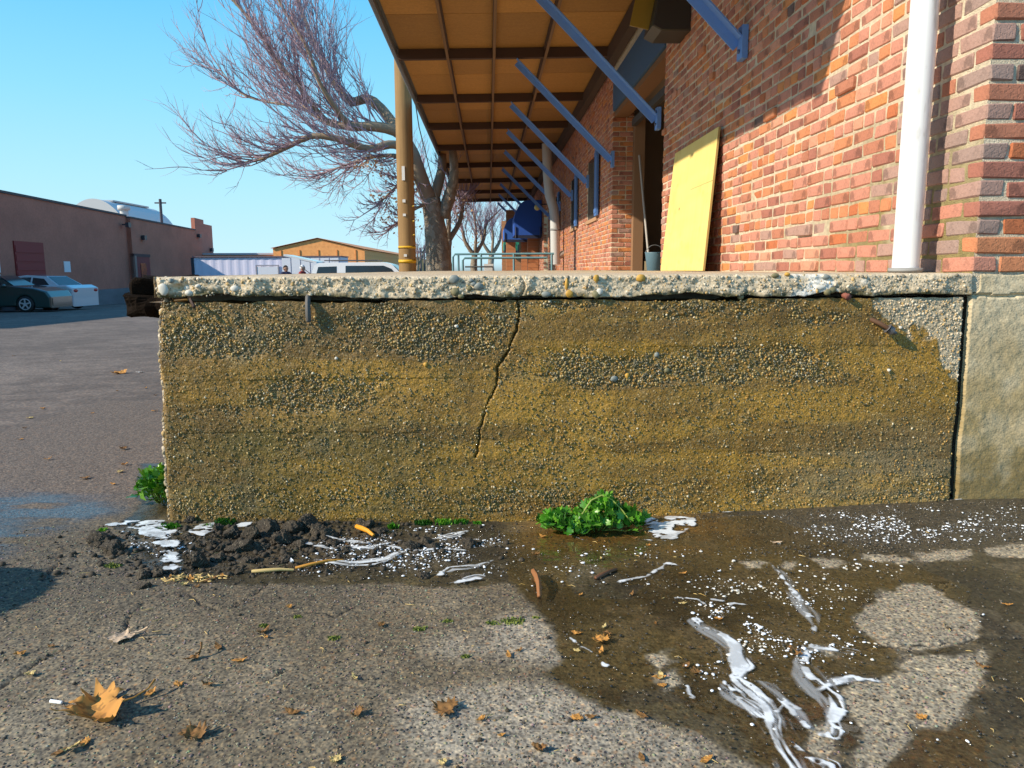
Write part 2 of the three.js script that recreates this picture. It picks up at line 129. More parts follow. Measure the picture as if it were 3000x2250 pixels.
function crackD(x, z) { let d = 1; for (let k = 0; k < CRACKS.length; k++) if (inB(CRB[k], x, z)) d = Math.min(d, lineD(CRACKS[k], x + .012 * (fbm(x * 30, z * 30, 2, 21) - .5), z + .03 * (fbm(x * 22, z * 22, 3, 22) - .5)) / (.15 + .75 * vn(x * 18, z * 18, 23))); return d; }
const mud = (x, z) => Math.exp(-(((x + .85) / .62) ** 2) - (((z + 2.72) / .26) ** 2));
function gh(x, z) { // near ground with its relief
  const m = mud(x, z), edge = sst(0, .25, Math.min(x + 3.2, 3.4 - x, z + 6.2, -.9 - z));
  let y = gy(x, z) + edge * (.006 * (fbm(x * 6, z * 6, 3, 31) - .5) + .0035 * (fbm(x * 50, z * 50, 2, 32) - .5) + m * (.05 * (fbm(x * 9, z * 9, 3, 33) - .42) + .026 * (fbm(x * 38, z * 38, 3, 34) - .5)));
  const c = crackD(x, z); if (c < .014) y -= .009 * (1 - sst(.002, .014, c)); return y;
}
function cellN(x, y, s) { const i = Math.floor(x), j = Math.floor(y); let d1 = 9, id = 0; for (let a = -1; a < 2; a++) for (let b = -1; b < 2; b++) { const dx = i + a + h2(i + a, j + b, s) - x, dy = j + b + h2(i + a, j + b, s + 7) - y, d = dx * dx + dy * dy; if (d < d1) { d1 = d; id = h2(i + a, j + b, s + 3); } } return [Math.sqrt(d1), id]; }
const LPB = bbox(LEFTPUD, .4), leftWet = (x, z) => inB(LPB, x, z) ? sst(-.16, .12, polyD(LEFTPUD, x, z) + .22 * (fbm(x * 4, z * 9, 4, 65) - .5)) * sst(.3, .62, fbm(x * 3, z * 11, 4, 66) + .08) : 0;
const AW = 2048, AH = 1644, wetMap = new Float32Array(AW * AH);
const stoneTint = id => id < .3 ? [.5, .48, .46] : id < .5 ? [1.45, 1.38, 1.26] : id < .6 ? [1.9, 1.7, 1.42] : id < .74 ? [.28, .28, .31] : id < .78 ? [1.4, .95, .65] : [1, 1, 1];
const asphaltMap = texRGB(AW, AH, (u, v) => {
  const x = -3.2 + 6.6 * u, z = -6.2 + 5.3 * v; if (x > -1.2 && z < -3.25) return [.1, .09, .08];
  const n1 = fbm(x * 1.7, z * 1.7, 4, 41), n2 = fbm(x * 7, z * 7, 3, 42), g = cellN(x * 135, z * 135, 43), g2 = cellN(x * 62, z * 62, 44), fine = vn(x * 320, z * 320, 45);
  const wd = wetD(x, z), w = sst(-.012, .014, wd); wetMap[Math.floor(v * AH) * AW + Math.floor(u * AW)] = w;
  let dry = mix3([.15, .117, .072], [.24, .198, .136], sst(.3, .7, n1 * .6 + n2 * .4));
  dry = mix3(dry, [.105, .085, .058], sst(-1.85, -2.35, z) * sst(-.2, -.5, x) * (.5 + .5 * n2)); // damp soil washed over the asphalt by the clods
  dry = mix3(dry, [.15, .118, .096], sst(-3.0, -3.5, z));
  for (let k = 0; k < PALE.length; k++) if (inB(PALEB[k], x, z)) dry = mix3(dry, [.36, .31, .235], sst(-.06, .06, polyD(PALE[k], x, z) + .12 * (n2 - .5)) * (.45 + .5 * n2));
  let isl = 0; for (let k = 0; k < DRY.length; k++) if (inB(DRYB[k], x, z) && inPoly(DRY[k], x, z)) isl = 1; if (isl) dry = mix3([.28, .235, .165], [.4, .335, .23], n2);
  let wet = mix3([.05, .041, .023], [.105, .083, .042], sst(.33, .67, fbm(x * 3.2, z * 3.2, 3, 46))); wet = mix3(wet, [.15, .12, .075], .5 * sst(.58, .72, fbm(x * 11, z * 11, 3, 48))); wet = mix3(wet, [.035, .028, .018], .6 * sst(.6, .7, fbm(x * 6 + 9, z * 6, 3, 49)));
  wet = mix3(wet, [.175, .105, .034], sst(-2.5, -2.75, z) * sst(0, .25, x) * sst(1.15, .75, x) * sst(.3, .6, n2 + .1));
  wet = mix3(wet, [.075, .062, .042], sst(.9, 1.3, x + .3 * (n1 - .5)) * sst(-2.3, -2.7, z));
  wet = mix3(wet, [.06, .045, .028], mud(x, z) * .8);
  const wl = leftWet(x, z); dry = mix3(dry, [.085, .075, .072], wl * .8); let c = mix3(dry, wet, w); const st = stoneTint(g[1]), st2 = stoneTint(g2[1]), k1 = sst(.55, .3, g[0]) * mix(.95, .5, w), k2 = sst(.42, .3, g2[0]) * .6;
  c = c.map((q, i) => q * mix(1, st[i], k1) * mix(1, st2[i], k2) * (.8 + .4 * fine));
  const cr = crackD(x, z); c = mix3(c, [.03, .026, .018], 1 - sst(.003, .009, cr)); return c;
});
const asphaltRough = texRGB(AW / 2, AH / 2, (u, v) => { const w = wetMap[Math.min(AH - 1, Math.floor(v * AH)) * AW + Math.min(AW - 1, Math.floor(u * AW))]; const x = -3.2 + 6.6 * u, z = -6.2 + 5.3 * v, r = Math.min(mix(.93, .3 + .3 * fbm(x * 12, z * 12, 2, 47), w), mix(.93, .16, leftWet(x, z))); return [r, r, r]; }, false);
const grainBump = texRGB(512, 512, (u, v) => { const a = tcell(u, v, 64, 3), b = tcell(u, v, 26, 5); const h = .5 * (1 - Math.min(1, a[0])) * (.5 + a[2]) + .35 * (1 - Math.min(1, b[0])) * b[2] + .2 * tfbm(u, v, 96, 2, 4); return [h, h, h]; }, false);
{
  const xs = [], zs = []; for (let x = -3.2; x < 3.4 - 1e-6; x += .0095) xs.push(x); xs.push(3.4);
  for (let z = -.9; z > -3.3; z -= .0088) zs.push(z); for (let z = -3.3, s = .01; z > -6.2 + .03; z -= s, s = Math.min(.05, s * 1.03)) zs.push(z); zs.push(-6.2);
  const nx = xs.length, pos = [], uv = [], idx = []; for (const z of zs) for (const x of xs) { const hid = x > -1.15 && z < -3.3; pos.push(x, hid ? gy(x, z) : gh(x, z), z); uv.push((x + 3.2) / 6.6, (z + 6.2) / 5.3); }
  for (let j = 0; j < zs.length - 1; j++) for (let i = 0; i < nx - 1; i++) { if (xs[i] > -1.2 && zs[j] < -3.3) continue; const a = j * nx + i; idx.push(a, a + 1, a + nx, a + 1, a + nx + 1, a + nx); }
  const g = new THREE.BufferGeometry(); g.setAttribute('position', new THREE.Float32BufferAttribute(pos, 3)); g.setAttribute('uv', new THREE.Float32BufferAttribute(uv, 2)); g.setIndex(idx); g.computeVertexNormals();
  const m = new THREE.MeshStandardMaterial({ map: asphaltMap, roughnessMap: asphaltRough, roughness: 1, bumpMap: rep(grainBump, 6.6 / .55, 5.3 / .55), bumpScale: .0022 });
  structure('asphalt_ground', g, m);
}
const farAsphalt = texRGB(1024, 1024, (u, v) => { const n1 = tfbm(u, v, 3, 5, 51), n2 = tfbm(u, v, 24, 3, 52), g = tcell(u, v, 220, 53), st = stoneTint(g[2]); let c = mix3([.12, .092, .074], [.185, .145, .117], sst(.3, .7, n1 * .65 + n2 * .35)); return c.map((q, i) => q * mix(1, st[i], .45) * (.85 + .3 * n2)); });
{
  const L = (a, list) => { for (const v of list) a.push(v); }; const xs = [], zs = [];
  L(xs, [-600, -300, -150, -80, -50, -35, -25, -20, -16, -13, -10, -8, -6, -5, -4, -3.2]); for (let x = -2.9; x < 3.35; x += .3) xs.push(x); L(xs, [3.4, 5, 8, 14, 30, 80, 200, 600]);
  L(zs, [300, 80, 20, 8, 3, 0, -.9]); for (let z = -1.2; z > -6.15; z -= .3) zs.push(z); L(zs, [-6.2, -7, -8, -10, -12, -15, -18, -22, -26, -30, -34, -38, -45, -60, -90, -150, -300, -1000]);
  const nx = xs.length, pos = [], uv = [], idx = []; for (const z of zs) for (const x of xs) { pos.push(x, gy(x, z), z); uv.push(x / 4.2, z / 4.2); }
  for (let j = 0; j < zs.length - 1; j++) for (let i = 0; i < nx - 1; i++) { const cx = (xs[i] + xs[i + 1]) / 2, cz = (zs[j] + zs[j + 1]) / 2; if (cx > -3.2 && cx < 3.4 && cz > -6.2 && cz < -.9) continue; const a = j * nx + i; idx.push(a, a + 1, a + nx, a + 1, a + nx + 1, a + nx); }
  const g = new THREE.BufferGeometry(); g.setAttribute('position', new THREE.Float32BufferAttribute(pos, 3)); g.setAttribute('uv', new THREE.Float32BufferAttribute(uv, 2)); g.setIndex(idx); g.computeVertexNormals();
  structure('parking_lot', g, new THREE.MeshStandardMaterial({ map: farAsphalt, roughness: .9, bumpMap: rep(grainBump, 4), bumpScale: .002 }));
}
// a sheet cut along field(x, z) = 0, raised by height(x, z, field)
function sheet(b, cell, field, height, alpha) {
  const nx = Math.ceil((b[2] - b[0]) / cell), nz = Math.ceil((b[3] - b[1]) / cell), F = new Float32Array((nx + 1) * (nz + 1)), pos = [], col = [];
  for (let j = 0; j <= nz; j++) for (let i = 0; i <= nx; i++) F[j * (nx + 1) + i] = field(b[0] + i * cell, b[1] + j * cell);
  for (let j = 0; j < nz; j++) for (let i = 0; i < nx; i++) {
    const q = [[i, j], [i, j + 1], [i + 1, j + 1], [i + 1, j]], f = q.map(p => F[p[1] * (nx + 1) + p[0]]); if (f[0] <= 0 && f[1] <= 0 && f[2] <= 0 && f[3] <= 0) continue; const o = [];
    for (let k = 0; k < 4; k++) { const n = (k + 1) % 4; if (f[k] > 0) o.push([q[k][0], q[k][1], f[k]]); if ((f[k] > 0) !== (f[n] > 0)) { const t = f[k] / (f[k] - f[n]); o.push([mix(q[k][0], q[n][0], t), mix(q[k][1], q[n][1], t), 0]); } }
    const P = o.map(p => { const x = b[0] + p[0] * cell, z = b[1] + p[1] * cell; return [x, height(x, z, p[2]), z]; }); for (let k = 1; k < P.length - 1; k++) { pos.push(...P[0], ...P[k], ...P[k + 1]); if (alpha) for (const q of [0, k, k + 1]) col.push(1, 1, 1, alpha(P[q][0], P[q][2], o[q][2])); }
  }
  let g = new THREE.BufferGeometry(); g.setAttribute('position', new THREE.Float32BufferAttribute(pos, 3)); if (alpha) g.setAttribute('color', new THREE.Float32BufferAttribute(col, 4)); g = mergeVertices(g, 1e-5); const p = g.attributes.position, uv = new Float32Array(p.count * 2); for (let i = 0; i < p.count; i++) { uv[2 * i] = p.getX(i); uv[2 * i + 1] = p.getZ(i); } g.setAttribute('uv', new THREE.BufferAttribute(uv, 2)); g.computeVertexNormals(); return g;
}
const rippleBump = texRGB(256, 256, (u, v) => { const h = tfbm(u, v, 6, 3, 61); return [h, h, h]; }, false);
const waterMat = (r, g, b) => new THREE.MeshPhysicalMaterial({ color: C(r, g, b), transmission: 1, thickness: 0, roughness: .04, ior: 1.33, bumpMap: rep(rippleBump, 2.2), bumpScale: .0035 });
{
  const f = (x, z) => Math.min(wetD(x, z) - .012, (fbm(x * 2.6 + 3, z * 2.6, 3, 63) - .36) * .3, z + 2.98, (1.5 - x) * .3, x + .1, polyD([[.05, -2.9], [1.1, -2.98], [1.5, -2.2], [1.15, -1.75], [.95, -1.2], [.4, -1.2], [.05, -1.7]], x, z) + .1 * (fbm(x * 5, z * 5, 2, 64) - .4));
  structure('muddy_puddle_water', sheet([-.1, -3, 1.5, -1.2], .012, f, (x, z) => gy(x, z) + .0045), waterMat(.93, .88, .78));
}
{ // milky foam: patches of froth and streams drawn out along the flow
  const LB = FOAMLINE.map(l => bbox(l[0], .09)), PB = FOAMPOLY.map(p => bbox(p, .05)), CUM = FOAMLINE.map(([p]) => { const c = [0]; for (let i = 1; i < p.length; i++) c.push(c[i - 1] + Math.hypot(p[i][0] - p[i - 1][0], p[i][1] - p[i - 1][1])); return c; });
  const along = (k, x, z) => { const [p, w] = FOAMLINE[k]; let best = [9, 0, 0]; for (let i = 1; i < p.length; i++) { const [d, t] = segD(p[i - 1][0], p[i - 1][1], p[i][0], p[i][1], x, z); if (d < Math.abs(best[0])) { const sg = (p[i][0] - p[i - 1][0]) * (z - p[i - 1][1]) - (p[i][1] - p[i - 1][1]) * (x - p[i - 1][0]) > 0 ? 1 : -1; best = [d * sg, mix(CUM[k][i - 1], CUM[k][i], t), mix(w[i - 1], w[i], t)]; } } return best; };
  const stream = (k, x, z, scale, gap) => { const [d0, s, w] = along(k, x + .03 * (fbm(x * 7, z * 7, 2, 72) - .5), z + .03 * (fbm(x * 7, z * 7, 2, 73) - .5)); const d = d0 + .022 * (fbm(s * 9, k * 7.3, 3, 70) - .5); const f = w * scale * (.45 + 1.1 * vn(s * 16, k * 3.1, 79)) - Math.abs(d) + .006 * (fbm(x * 70, z * 70, 2, 71) - .5); if (w < 9) return Math.min(f + .016 * (fbm(x * 34, z * 34, 4, 65) - .52), (fbm(x * 40, z * 40, 3, 64) - .4) * .04); return Math.min(f, (fbm(s * 11 + k * 5, d * 110, 3, 74) - gap) * .025); };
  const field = (x, z) => { let f = -1; for (let k = 0; k < FOAMPOLY.length; k++) if (inB(PB[k], x, z)) { const n = fbm(x * 24, z * 30, 5, 77); f = Math.max(f, Math.min(Math.min(.03, polyD(FOAMPOLY[k], x + .04 * (fbm(x * 12, z * 12, 3, 75) - .5), z + .05 * (fbm(x * 12, z * 12, 3, 76) - .5))) + .05 * (n - .5), (n - .4) * .08)); } for (let k = 0; k < FOAMLINE.length; k++) if (inB(LB[k], x, z)) f = Math.max(f, stream(k, x, z, .0017, .34)); return f; };
  const m = new THREE.MeshStandardMaterial({ color: C(.86, .88, .88), roughness: .3, vertexColors: true, transparent: true });
  const hgt = (x, z, f) => gy(x, z) + .0068 + mud(x, z) * .013 + .0012 * Math.sqrt(clamp(f / .006));
  const mk = (name, label, b) => { const o = single(name, sheet(b, .003, field, hgt, (x, z, f) => sst(0, .0055, f) * (.62 + .38 * sst(.35, .6, fbm(x * 30, z * 30, 3, 63)))), m, label, 'foam'); o.userData.kind = 'stuff'; };
  mk('soap_foam', 'white froth around the dark mud clods at the dock corner', [-1.65, -3.04, -.98, -2.3]);
  mk('soap_foam', 'white froth strung through the mud between clods and wilted greens', [-.976, -3.04, .2, -2.2]);
  mk('soap_foam', 'white foam streams winding down over the wet asphalt', [.204, -3.04, 2.3, -1.22]);
  // thin milky film drawn out beside the streams
  const ff = (x, z) => { let f = -1; for (const k of [9, 15, 16, 17, 18, 20]) if (inB(LB[k], x, z)) { const [d0, s, w] = along(k, x + .05 * (fbm(x * 5, z * 5, 2, 66) - .5), z + .05 * (fbm(x * 5, z * 5, 2, 67) - .5)); f = Math.max(f, Math.min(w * .0042 * (.4 + 1.2 * vn(s * 8, k, 68)) - Math.abs(d0), (fbm(s * 7 + k * 9, d0 * 60, 3, 69) - .42) * .03)); } return f; };
  const fo = single('foam_film', sheet([.3, -2.7, 1.5, -1.22], .004, ff, (x, z) => gy(x, z) + .0058, (x, z, f) => .34 * sst(0, .009, f)), new THREE.MeshStandardMaterial({ color: C(.8, .82, .82), roughness: .25, vertexColors: true, transparent: true }), 'thin greyish milky film drawn out beside the white foam streams', 'foam'); fo.userData.kind = 'stuff';
}

/* ---------- loading dock ---------- */
const dryEdge = (x, y) => x - (1.6 + (.9 - y) * .86) + .3 * (fbm(x * 6, y * 6, 4, 81) - .5) + .05 * (fbm(x * 40, y * 40, 2, 80) - .5);
function exposed(x, y) { // 0 smooth cement skin .. 1 bare aggregate
  const X0 = x, Y0 = y; x += .22 * (fbm(X0 * 4, Y0 * 6, 3, 93) - .5); y += .13 * (fbm(X0 * 5 + 7, Y0 * 7, 4, 94) - .5);
  const g = (a, b, c, d, s) => sst(a - s, a + s, x) * sst(b + s, b - s, x) * sst(c - s * .5, c + s * .5, y) * sst(d + s * .5, d - s * .5, y), n = fbm(x * 5, y * 10, 3, 82), m = sst(.32, .6, n);
  let e = .2 + .08 * sst(.5, .3, Y0) + .14 * sst(.5, .7, fbm(X0 * 7, Y0 * 9, 3, 95)) + .6 * g(-1.4, .08, .66, .86, .05) * (.35 + .65 * m) + .72 * g(.06, 1.5, .53, .675, .05) * (.35 + .65 * m) + .5 * g(-1.4, -.4, .45, .57, .04) * m + .6 * g(.1, 1.6, .79, .89, .04) * m + .35 * g(-1.4, 2, .0, .1, .04) * m;
  if (dryEdge(X0, Y0) > 0) e = Math.max(e, .62); e *= 1 - .75 * g(.1, .8, .68, .79, .04); return clamp(e);
}
const SEAMS = [[.1, 1.7, .683], [-1.4, -.3, .34], [.2, .5, .487], [.4, 2, .238], [-1.4, .6, .03], [-1.4, 0, .56]];
function wallZ(x, y) { // relief of the dock face, outward
  const e = exposed(x, y); let z = .012 * (fbm(x * 3, y * 3, 3, 83) - .5) - .007 * e + .006 * (fbm(x * 30, y * 30, 3, 84) - .5) * (.35 + e) + .003 * (vn(x * 110, y * 110, 85) - .5) * (.3 + e);
  for (const [a, b, s] of SEAMS) if (x > a && x < b) { const d = y - s - .012 * (fbm(x * 3, s * 50, 3, 86) - .5); const q = sst(.3, .7, fbm(x * 2.5, s * 30, 2, 92)); z += .002 * q * sst(-.004, .004, d) * sst(.12, 0, Math.abs(d)) - .0035 * q * (1 - sst(0, .003, Math.abs(d))) * vn(x * 14, s * 10, 87); }
  z += .0022 * (fbm(x * 70, y * 70, 2, 88) - .5);
  const c = lineD(WCRACK, x + .02 * (fbm(x * 30, y * 30, 3, 89) - .5), y); const w = .0019 * clamp(y * 1.8, .1, 1) * (.3 + 1.3 * vn(x * 10, y * 28, 90)); if (c < w * 2 + .004) z -= .026 * (1 - sst(w * .5, w * 1.4 + .002, c));
  return z;
}
const jointX = y => lerpT(JOINT.slice().reverse().map(p => [p[1], p[0]]), y);
const dockL = y => mix(-1.362, -1.322, clamp(y)) + .03 * (fbm(y * 9, 1.5, 4, 91) - .5);
function wallColor(x, y) {
  const n1 = fbm(x * 2.2, y * 3.5, 4, 101), n2 = fbm(x * 9, y * 11, 3, 102), n3 = vn(x * 300, y * 300, 103), st = fbm(x * 22, y * 2.4, 3, 104), e = exposed(x, y);
  let c = mix3([.24, .132, .022], [.35, .188, .022], sst(.3, .7, n1 * .6 + n2 * .4));
  c = mix3(c, [.2, .122, .045], sst(.62, .72, y) * sst(.05, -.25, x) * (.45 + .5 * n2)); // brown silt, upper left
  c = mix3(c, [.15, .1, .018], sst(.44, .3, y + .12 * (n1 - .5)) * sst(.15, -.4, x + .3 * (n2 - .5)) * .75); // darker algae, lower left
  c = mix3(c, [.23, .17, .085], sst(1.05, 1.7, x + .4 * (n1 - .5)) * sst(.45, .2, y) * .8);
  c = mix3(c, [.12, .1, .05], e * .38 * sst(.4, .7, n2)); c = mix3(c, [.13, .135, .09], sst(.6, .75, fbm(x * 16, y * 16, 2, 105)) * .25 * (.4 + e));
  const hb = fbm(x * 1.6, y * 15, 4, 109); c = mix3(c, [.155, .085, .016], .7 * sst(.5, .68, hb)); c = mix3(c, [.42, .228, .03], .55 * sst(.5, .3, hb) * sst(.4, .6, n1)); c = mix3(c, [.13, .095, .016], .75 * sst(.62, .2, Math.hypot((x + 1.0) / .38, (y - .31) / .13) - .5 * (n2 - .5))); c = c.map(q => q * (.72 + .56 * st) * (.75 + .5 * n3)); const g = cellN(x * 150, y * 150, 106); if (g[1] > .72) c = mix3(c, g[1] > .93 ? [.55, .43, .24] : g[1] > .86 ? [.11, .12, .07] : [.08, .06, .025], sst(.5, .25, g[0]) * (.45 + .5 * e)); const gb = cellN(x * 330, y * 330, 108); if (gb[1] > .7) c = c.map(q => q * (gb[1] > .9 ? 1.6 : .62));
  const dz = dryEdge(x, y), k = sst(-.012, .02, dz); if (k > 0) { let d = mix3([.44, .35, .22], [.56, .46, .31], n2); d = d.map(q => q * (.75 + .5 * n3)); if (g[1] > .7) d = mix3(d, [.2, .18, .13], .5 * sst(.5, .3, g[0])); c = mix3(c, d, k); }
  return c;
}
const TW = 2048, TH = 660, wallMap = texRGB(TW, TH, (u, v) => wallColor(-1.4 + 3.42 * u, -.12 + 1.1 * v));
const wallRough = texRGB(1024, 330, (u, v) => { const x = -1.4 + 3.42 * u, y = -.12 + 1.1 * v, r = mix(.42 + .3 * fbm(x * 6, y * 6, 3, 107), .92, sst(-.01, .02, dryEdge(x, y))); return [r, r, r]; }, false);
function gridGeo(nu, nv, f, uvf) { const pos = [], uv = [], idx = []; for (let j = 0; j <= nv; j++) for (let i = 0; i <= nu; i++) { const p = f(i / nu, j / nv); pos.push(...p); uv.push(...uvf(p, i / nu, j / nv)); } for (let j = 0; j < nv; j++) for (let i = 0; i < nu; i++) { const a = j * (nu + 1) + i; idx.push(a, a + 1, a + nu + 1, a + 1, a + nu + 2, a + nu + 1); } const g = new THREE.BufferGeometry(); g.setAttribute('position', new THREE.Float32BufferAttribute(pos, 3)); g.setAttribute('uv', new THREE.Float32BufferAttribute(uv, 2)); g.setIndex(idx); g.computeVertexNormals(); return g; }
const concreteMap = texRGB(1024, 1024, (u, v) => { const n = tfbm(u, v, 5, 5, 111), g = tcell(u, v, 130, 112); let c = mix3([.48, .37, .235], [.7, .565, .39], n); if (g[2] > .72) c = mix3(c, g[2] > .93 ? [.5, .3, .1] : [.24, .22, .18], sst(.5, .3, g[0]) * .7); if (g[2] < .12) c = mix3(c, [.75, .7, .6], sst(.5, .3, g[0]) * .7); return c.map(q => q * (.85 + .3 * tn(u, v, 400, 113))); });
const dockMat = new THREE.MeshStandardMaterial({ map: wallMap, roughnessMap: wallRough, roughness: 1, bumpMap: rep(grainBump, 3.42 / .5, 1.1 / .5), bumpScale: .0022 });
const concreteMat = new THREE.MeshStandardMaterial({ map: concreteMap, roughness: .93, bumpMap: rep(grainBump, 2.4), bumpScale: .002 });
const dock = thing('loading_dock', 'long low concrete loading dock with pebbly olive brown front and pale cap', 'loading dock', [.3, 0, -3.05]);
const bodyTop = x => .879 - .012 * sst(.5, .75, fbm(x * 7, 3, 3, 121)) + .006 * (fbm(x * 30, 8, 2, 122) - .5);
const faceX = (u, y) => mix(dockL(y), jointX(y) - .008, u);
const corner = (x, y) => { const d = x - dockL(y), r = .022 + .02 * fbm(y * 12, 4, 3, 123), e = jointX(y) - .008 - x; return -(.03 * (1 - sst(0, r, d)) ** 2) - (.02 * (1 - sst(0, .012, e)) ** 2); };
{
  const front = gridGeo(830, 270, (u, v) => { const y0 = -.12 + v * .985, x = faceX(u, y0), y = mix(-.12, bodyTop(x), v); return [x, y, -3.05 + wallZ(x, y) + corner(x, y)]; }, p => [(p[0] + 1.4) / 3.42, (p[1] + .12) / 1.1]);
  const side = gridGeo(60, 90, (u, v) => { const y0 = -.12 + v * .985, y = mix(-.12, bodyTop(dockL(y0)), v), z = -17 + (17 - 3.05 + corner(dockL(y), y) + wallZ(dockL(y), y)) * (1 - (1 - u) ** 6); return [dockL(y) + (u < 1 ? .02 * (fbm(z * 6, y * 8, 3, 124) - .5) * (1 - u ** 20) : 0), y, z]; }, p => [(p[2] + 17) % 3 / 3.42 * .9, (p[1] + .12) / 1.1]);
  const top = gridGeo(40, 1, (u, v) => { const x = mix(-1.36, 1.97, u); return [x, bodyTop(x) - .001, mix(-3.06 + wallZ(x, .87), -3.45, v)]; }, p => [.4, .6]);
  part(dock, 'body', merge([front, side, top]), dockMat);
  part(dock, 'core', box(-1.3, 1.93, -.2, .95, -17, -3.3), std(.4, .34, .25, .95));
}
{ // cap slab
  const capB = x => .884 + .024 * sst(.42, .75, fbm(x * 5, 9, 3, 131)) * (x < .1 ? 1.3 : x < 1.3 ? 1 : .35) + .008 * (fbm(x * 35, 2, 2, 132) - .5) + .02 * Math.exp(-(((x + 1.1) / .13) ** 2)) + .012 * Math.exp(-(((x + .75) / .2) ** 2)) + .014 * Math.exp(-(((x - 1.4) / .07) ** 2));
  const capT = x => .978 + .005 * (fbm(x * 8, 5, 3, 133) - .5);
  const rel = (x, y) => { let z = .006 + .03 * (fbm(x * 14, y * 18, 4, 134) - .5) * (x < -.9 ? 1.5 : 1) + .008 * (fbm(x * 60, y * 60, 2, 135) - .5); const c = lineD(CAPCRACK, x + .006 * (fbm(x * 50, y * 50, 2, 136) - .5), y); if (c < .006) z -= .014 * (1 - sst(.0015, .006, c)); const h = Math.hypot((x + 1.235) / .026, (y - .935) / .016); if (h < 1) z -= .03 * (1 - h * h); const b = sst(1.24, 1.27, x) * sst(1.52, 1.47, x) * sst(.94, .952, y + .014 * (fbm(x * 30, y * 30, 2, 137) - .5)); z -= .011 * b; return z; };
  const xl = -1.335, g1 = gridGeo(830, 34, (u, v) => { const xr = jointX(.93) - .006, y0 = .9 + .07 * v, x0 = mix(xl + .02 * (fbm(y0 * 40, 1, 3, 138) - .5), xr, u); let y, z; if (v < .15) { const t = v / .15; y = mix(capB(x0) + .01 * (1 - t), capB(x0) + .004 * t, t); z = -3.05 - .05 * (1 - t) + rel(x0, .9) * t; } else if (v < .85) { const t = (v - .15) / .7; y = mix(capB(x0) + .004, capT(x0) - .012, t); z = -3.05 + rel(x0, y) * (1 - .3 * t); } else { const t = (v - .85) / .15; y = capT(x0) - .012 * (1 - t) ** 2; z = -3.05 + rel(x0, .965) * .7 - .045 * t * t; } const d = x0 - xl, e = xr - x0; z -= .035 * (1 - sst(0, .035, d)) ** 2 + .02 * (1 - sst(0, .015, e)) ** 2; return [x0, y, z]; }, p => [p[0] * .9, p[1] * .9]);
  const g2 = gridGeo(120, 60, (u, v) => { const x = mix(xl, jointX(.93) - .006, u), z = -3.045 - 13.955 * v ** 3 - .03; return [x, .978 + .004 * (fbm(x * 8, 5, 3, 133) - .5) - .0005 - (v < .01 ? .006 : 0) + .004 * (fbm(x * 6, z * 6, 2, 139) - .5) * sst(0, .1, v), z]; }, p => [p[0] * .9, p[2] * .9]);
  const g3 = gridGeo(50, 12, (u, v) => { const z = -3.06 - 13.94 * u ** 3, y = mix(.895, .978, v); return [xl + .012 * (fbm(z * 8, y * 30, 3, 140) - .5), y, z]; }, p => [p[2] * .9, p[1] * .9]);
  const capMap = texRGB(2048, 84, (u, v) => { const x = -1.4 + 3.42 * u, y = .86 + .14 * v, n = fbm(x * 9, y * 20, 4, 114), f = vn(x * 300, y * 300, 115), g = cellN(x * 130, y * 130, 116), b = capB(x); let c = mix3([.5, .39, .25], [.72, .58, .4], n); c = mix3(c, [.1, .085, .035], sst(.034, .006, y - b + .03 * (fbm(x * 28, y * 28, 3, 117) - .5)) * sst(.3, .6, fbm(x * 4, 2, 3, 118) + .1)); if (g[1] > .75) c = mix3(c, g[1] > .94 ? [.5, .3, .08] : g[1] > .88 ? [.75, .68, .55] : [.2, .18, .12], sst(.5, .3, g[0]) * .7); c = mix3(c, [.8, .77, .7], .7 * sst(1.2, 1.26, x) * sst(1.56, 1.5, x) * sst(.4, .6, n)); return c.map(q => q * (.78 + .44 * f)); });
  { const p = g1.attributes.position, uv = g1.attributes.uv; for (let i = 0; i < p.count; i++) uv.setXY(i, (p.getX(i) + 1.4) / 3.42, (p.getY(i) - .86) / .14); }
  part(dock, 'dock_floor', merge([g2, g3]), concreteMat); const cap = part(dock, 'cap_slab', g1, new THREE.MeshStandardMaterial({ map: capMap, roughness: .93, bumpMap: rep(grainBump, 6.8, .28), bumpScale: .002 })); cap.userData.label = 'pale pebbly concrete cap slab with crumbling lower edge';
  // pebbles big enough to pick apart
  const pm = [std(.24, .25, .22, .6), std(.2, .17, .08, .6), std(.55, .3, .045, .6), std(.66, .6, .5, .7)], R = rng(5);
  for (const [x, y, a, b, c] of STONES) { const g = stone(Math.floor(R() * 999), a / 720, b / 720, .009, 2, .22); const z = -3.05 + (y > .89 ? rel(x, y) : wallZ(x, y)); g.translate(x, y, z + .0005); part(dock, 'pebble', g, pm[c]); }
  // the gravel of the concrete, past counting
  const base = []; for (let k = 0; k < 4; k++) { const g = stone(200 + k, 1, .8, .75, 1, .35); base.push(g); }
  const pal = [[.2, .135, .035], [.11, .085, .036], [.38, .26, .09], [.145, .12, .06], [.3, .16, .03], [.1, .085, .045]], palDry = [[.5, .4, .27], [.36, .29, .18], [.6, .48, .33], [.2, .17, .12], [.52, .34, .14], [.66, .55, .4]];
  const sets = [[], [], [], []]; let guard = 0;
  while (guard++ < 150000) { const x = mix(-1.36, 1.975, R()), y = mix(-.06, .872, R()); if (x < dockL(y) + .004 || x > jointX(y) - .012) continue; const e = exposed(x, y); if (R() > e * e * .85 + .05) continue; const r = mix(.0016, .0066, R() ** 2.6) * (.75 + .5 * e), dry = dryEdge(x, y) > 0, p = (dry ? palDry : pal)[Math.floor(R() * 6)], k = .75 + .6 * R(); sets[Math.floor(R() * 2) + (dry ? 2 : 0)].push([x, y, -3.05 + wallZ(x, y) + corner(x, y) - r * .1, r, (!dry && R() < .03 ? [.5, .42, .28] : p).map(q => q * k)]); }
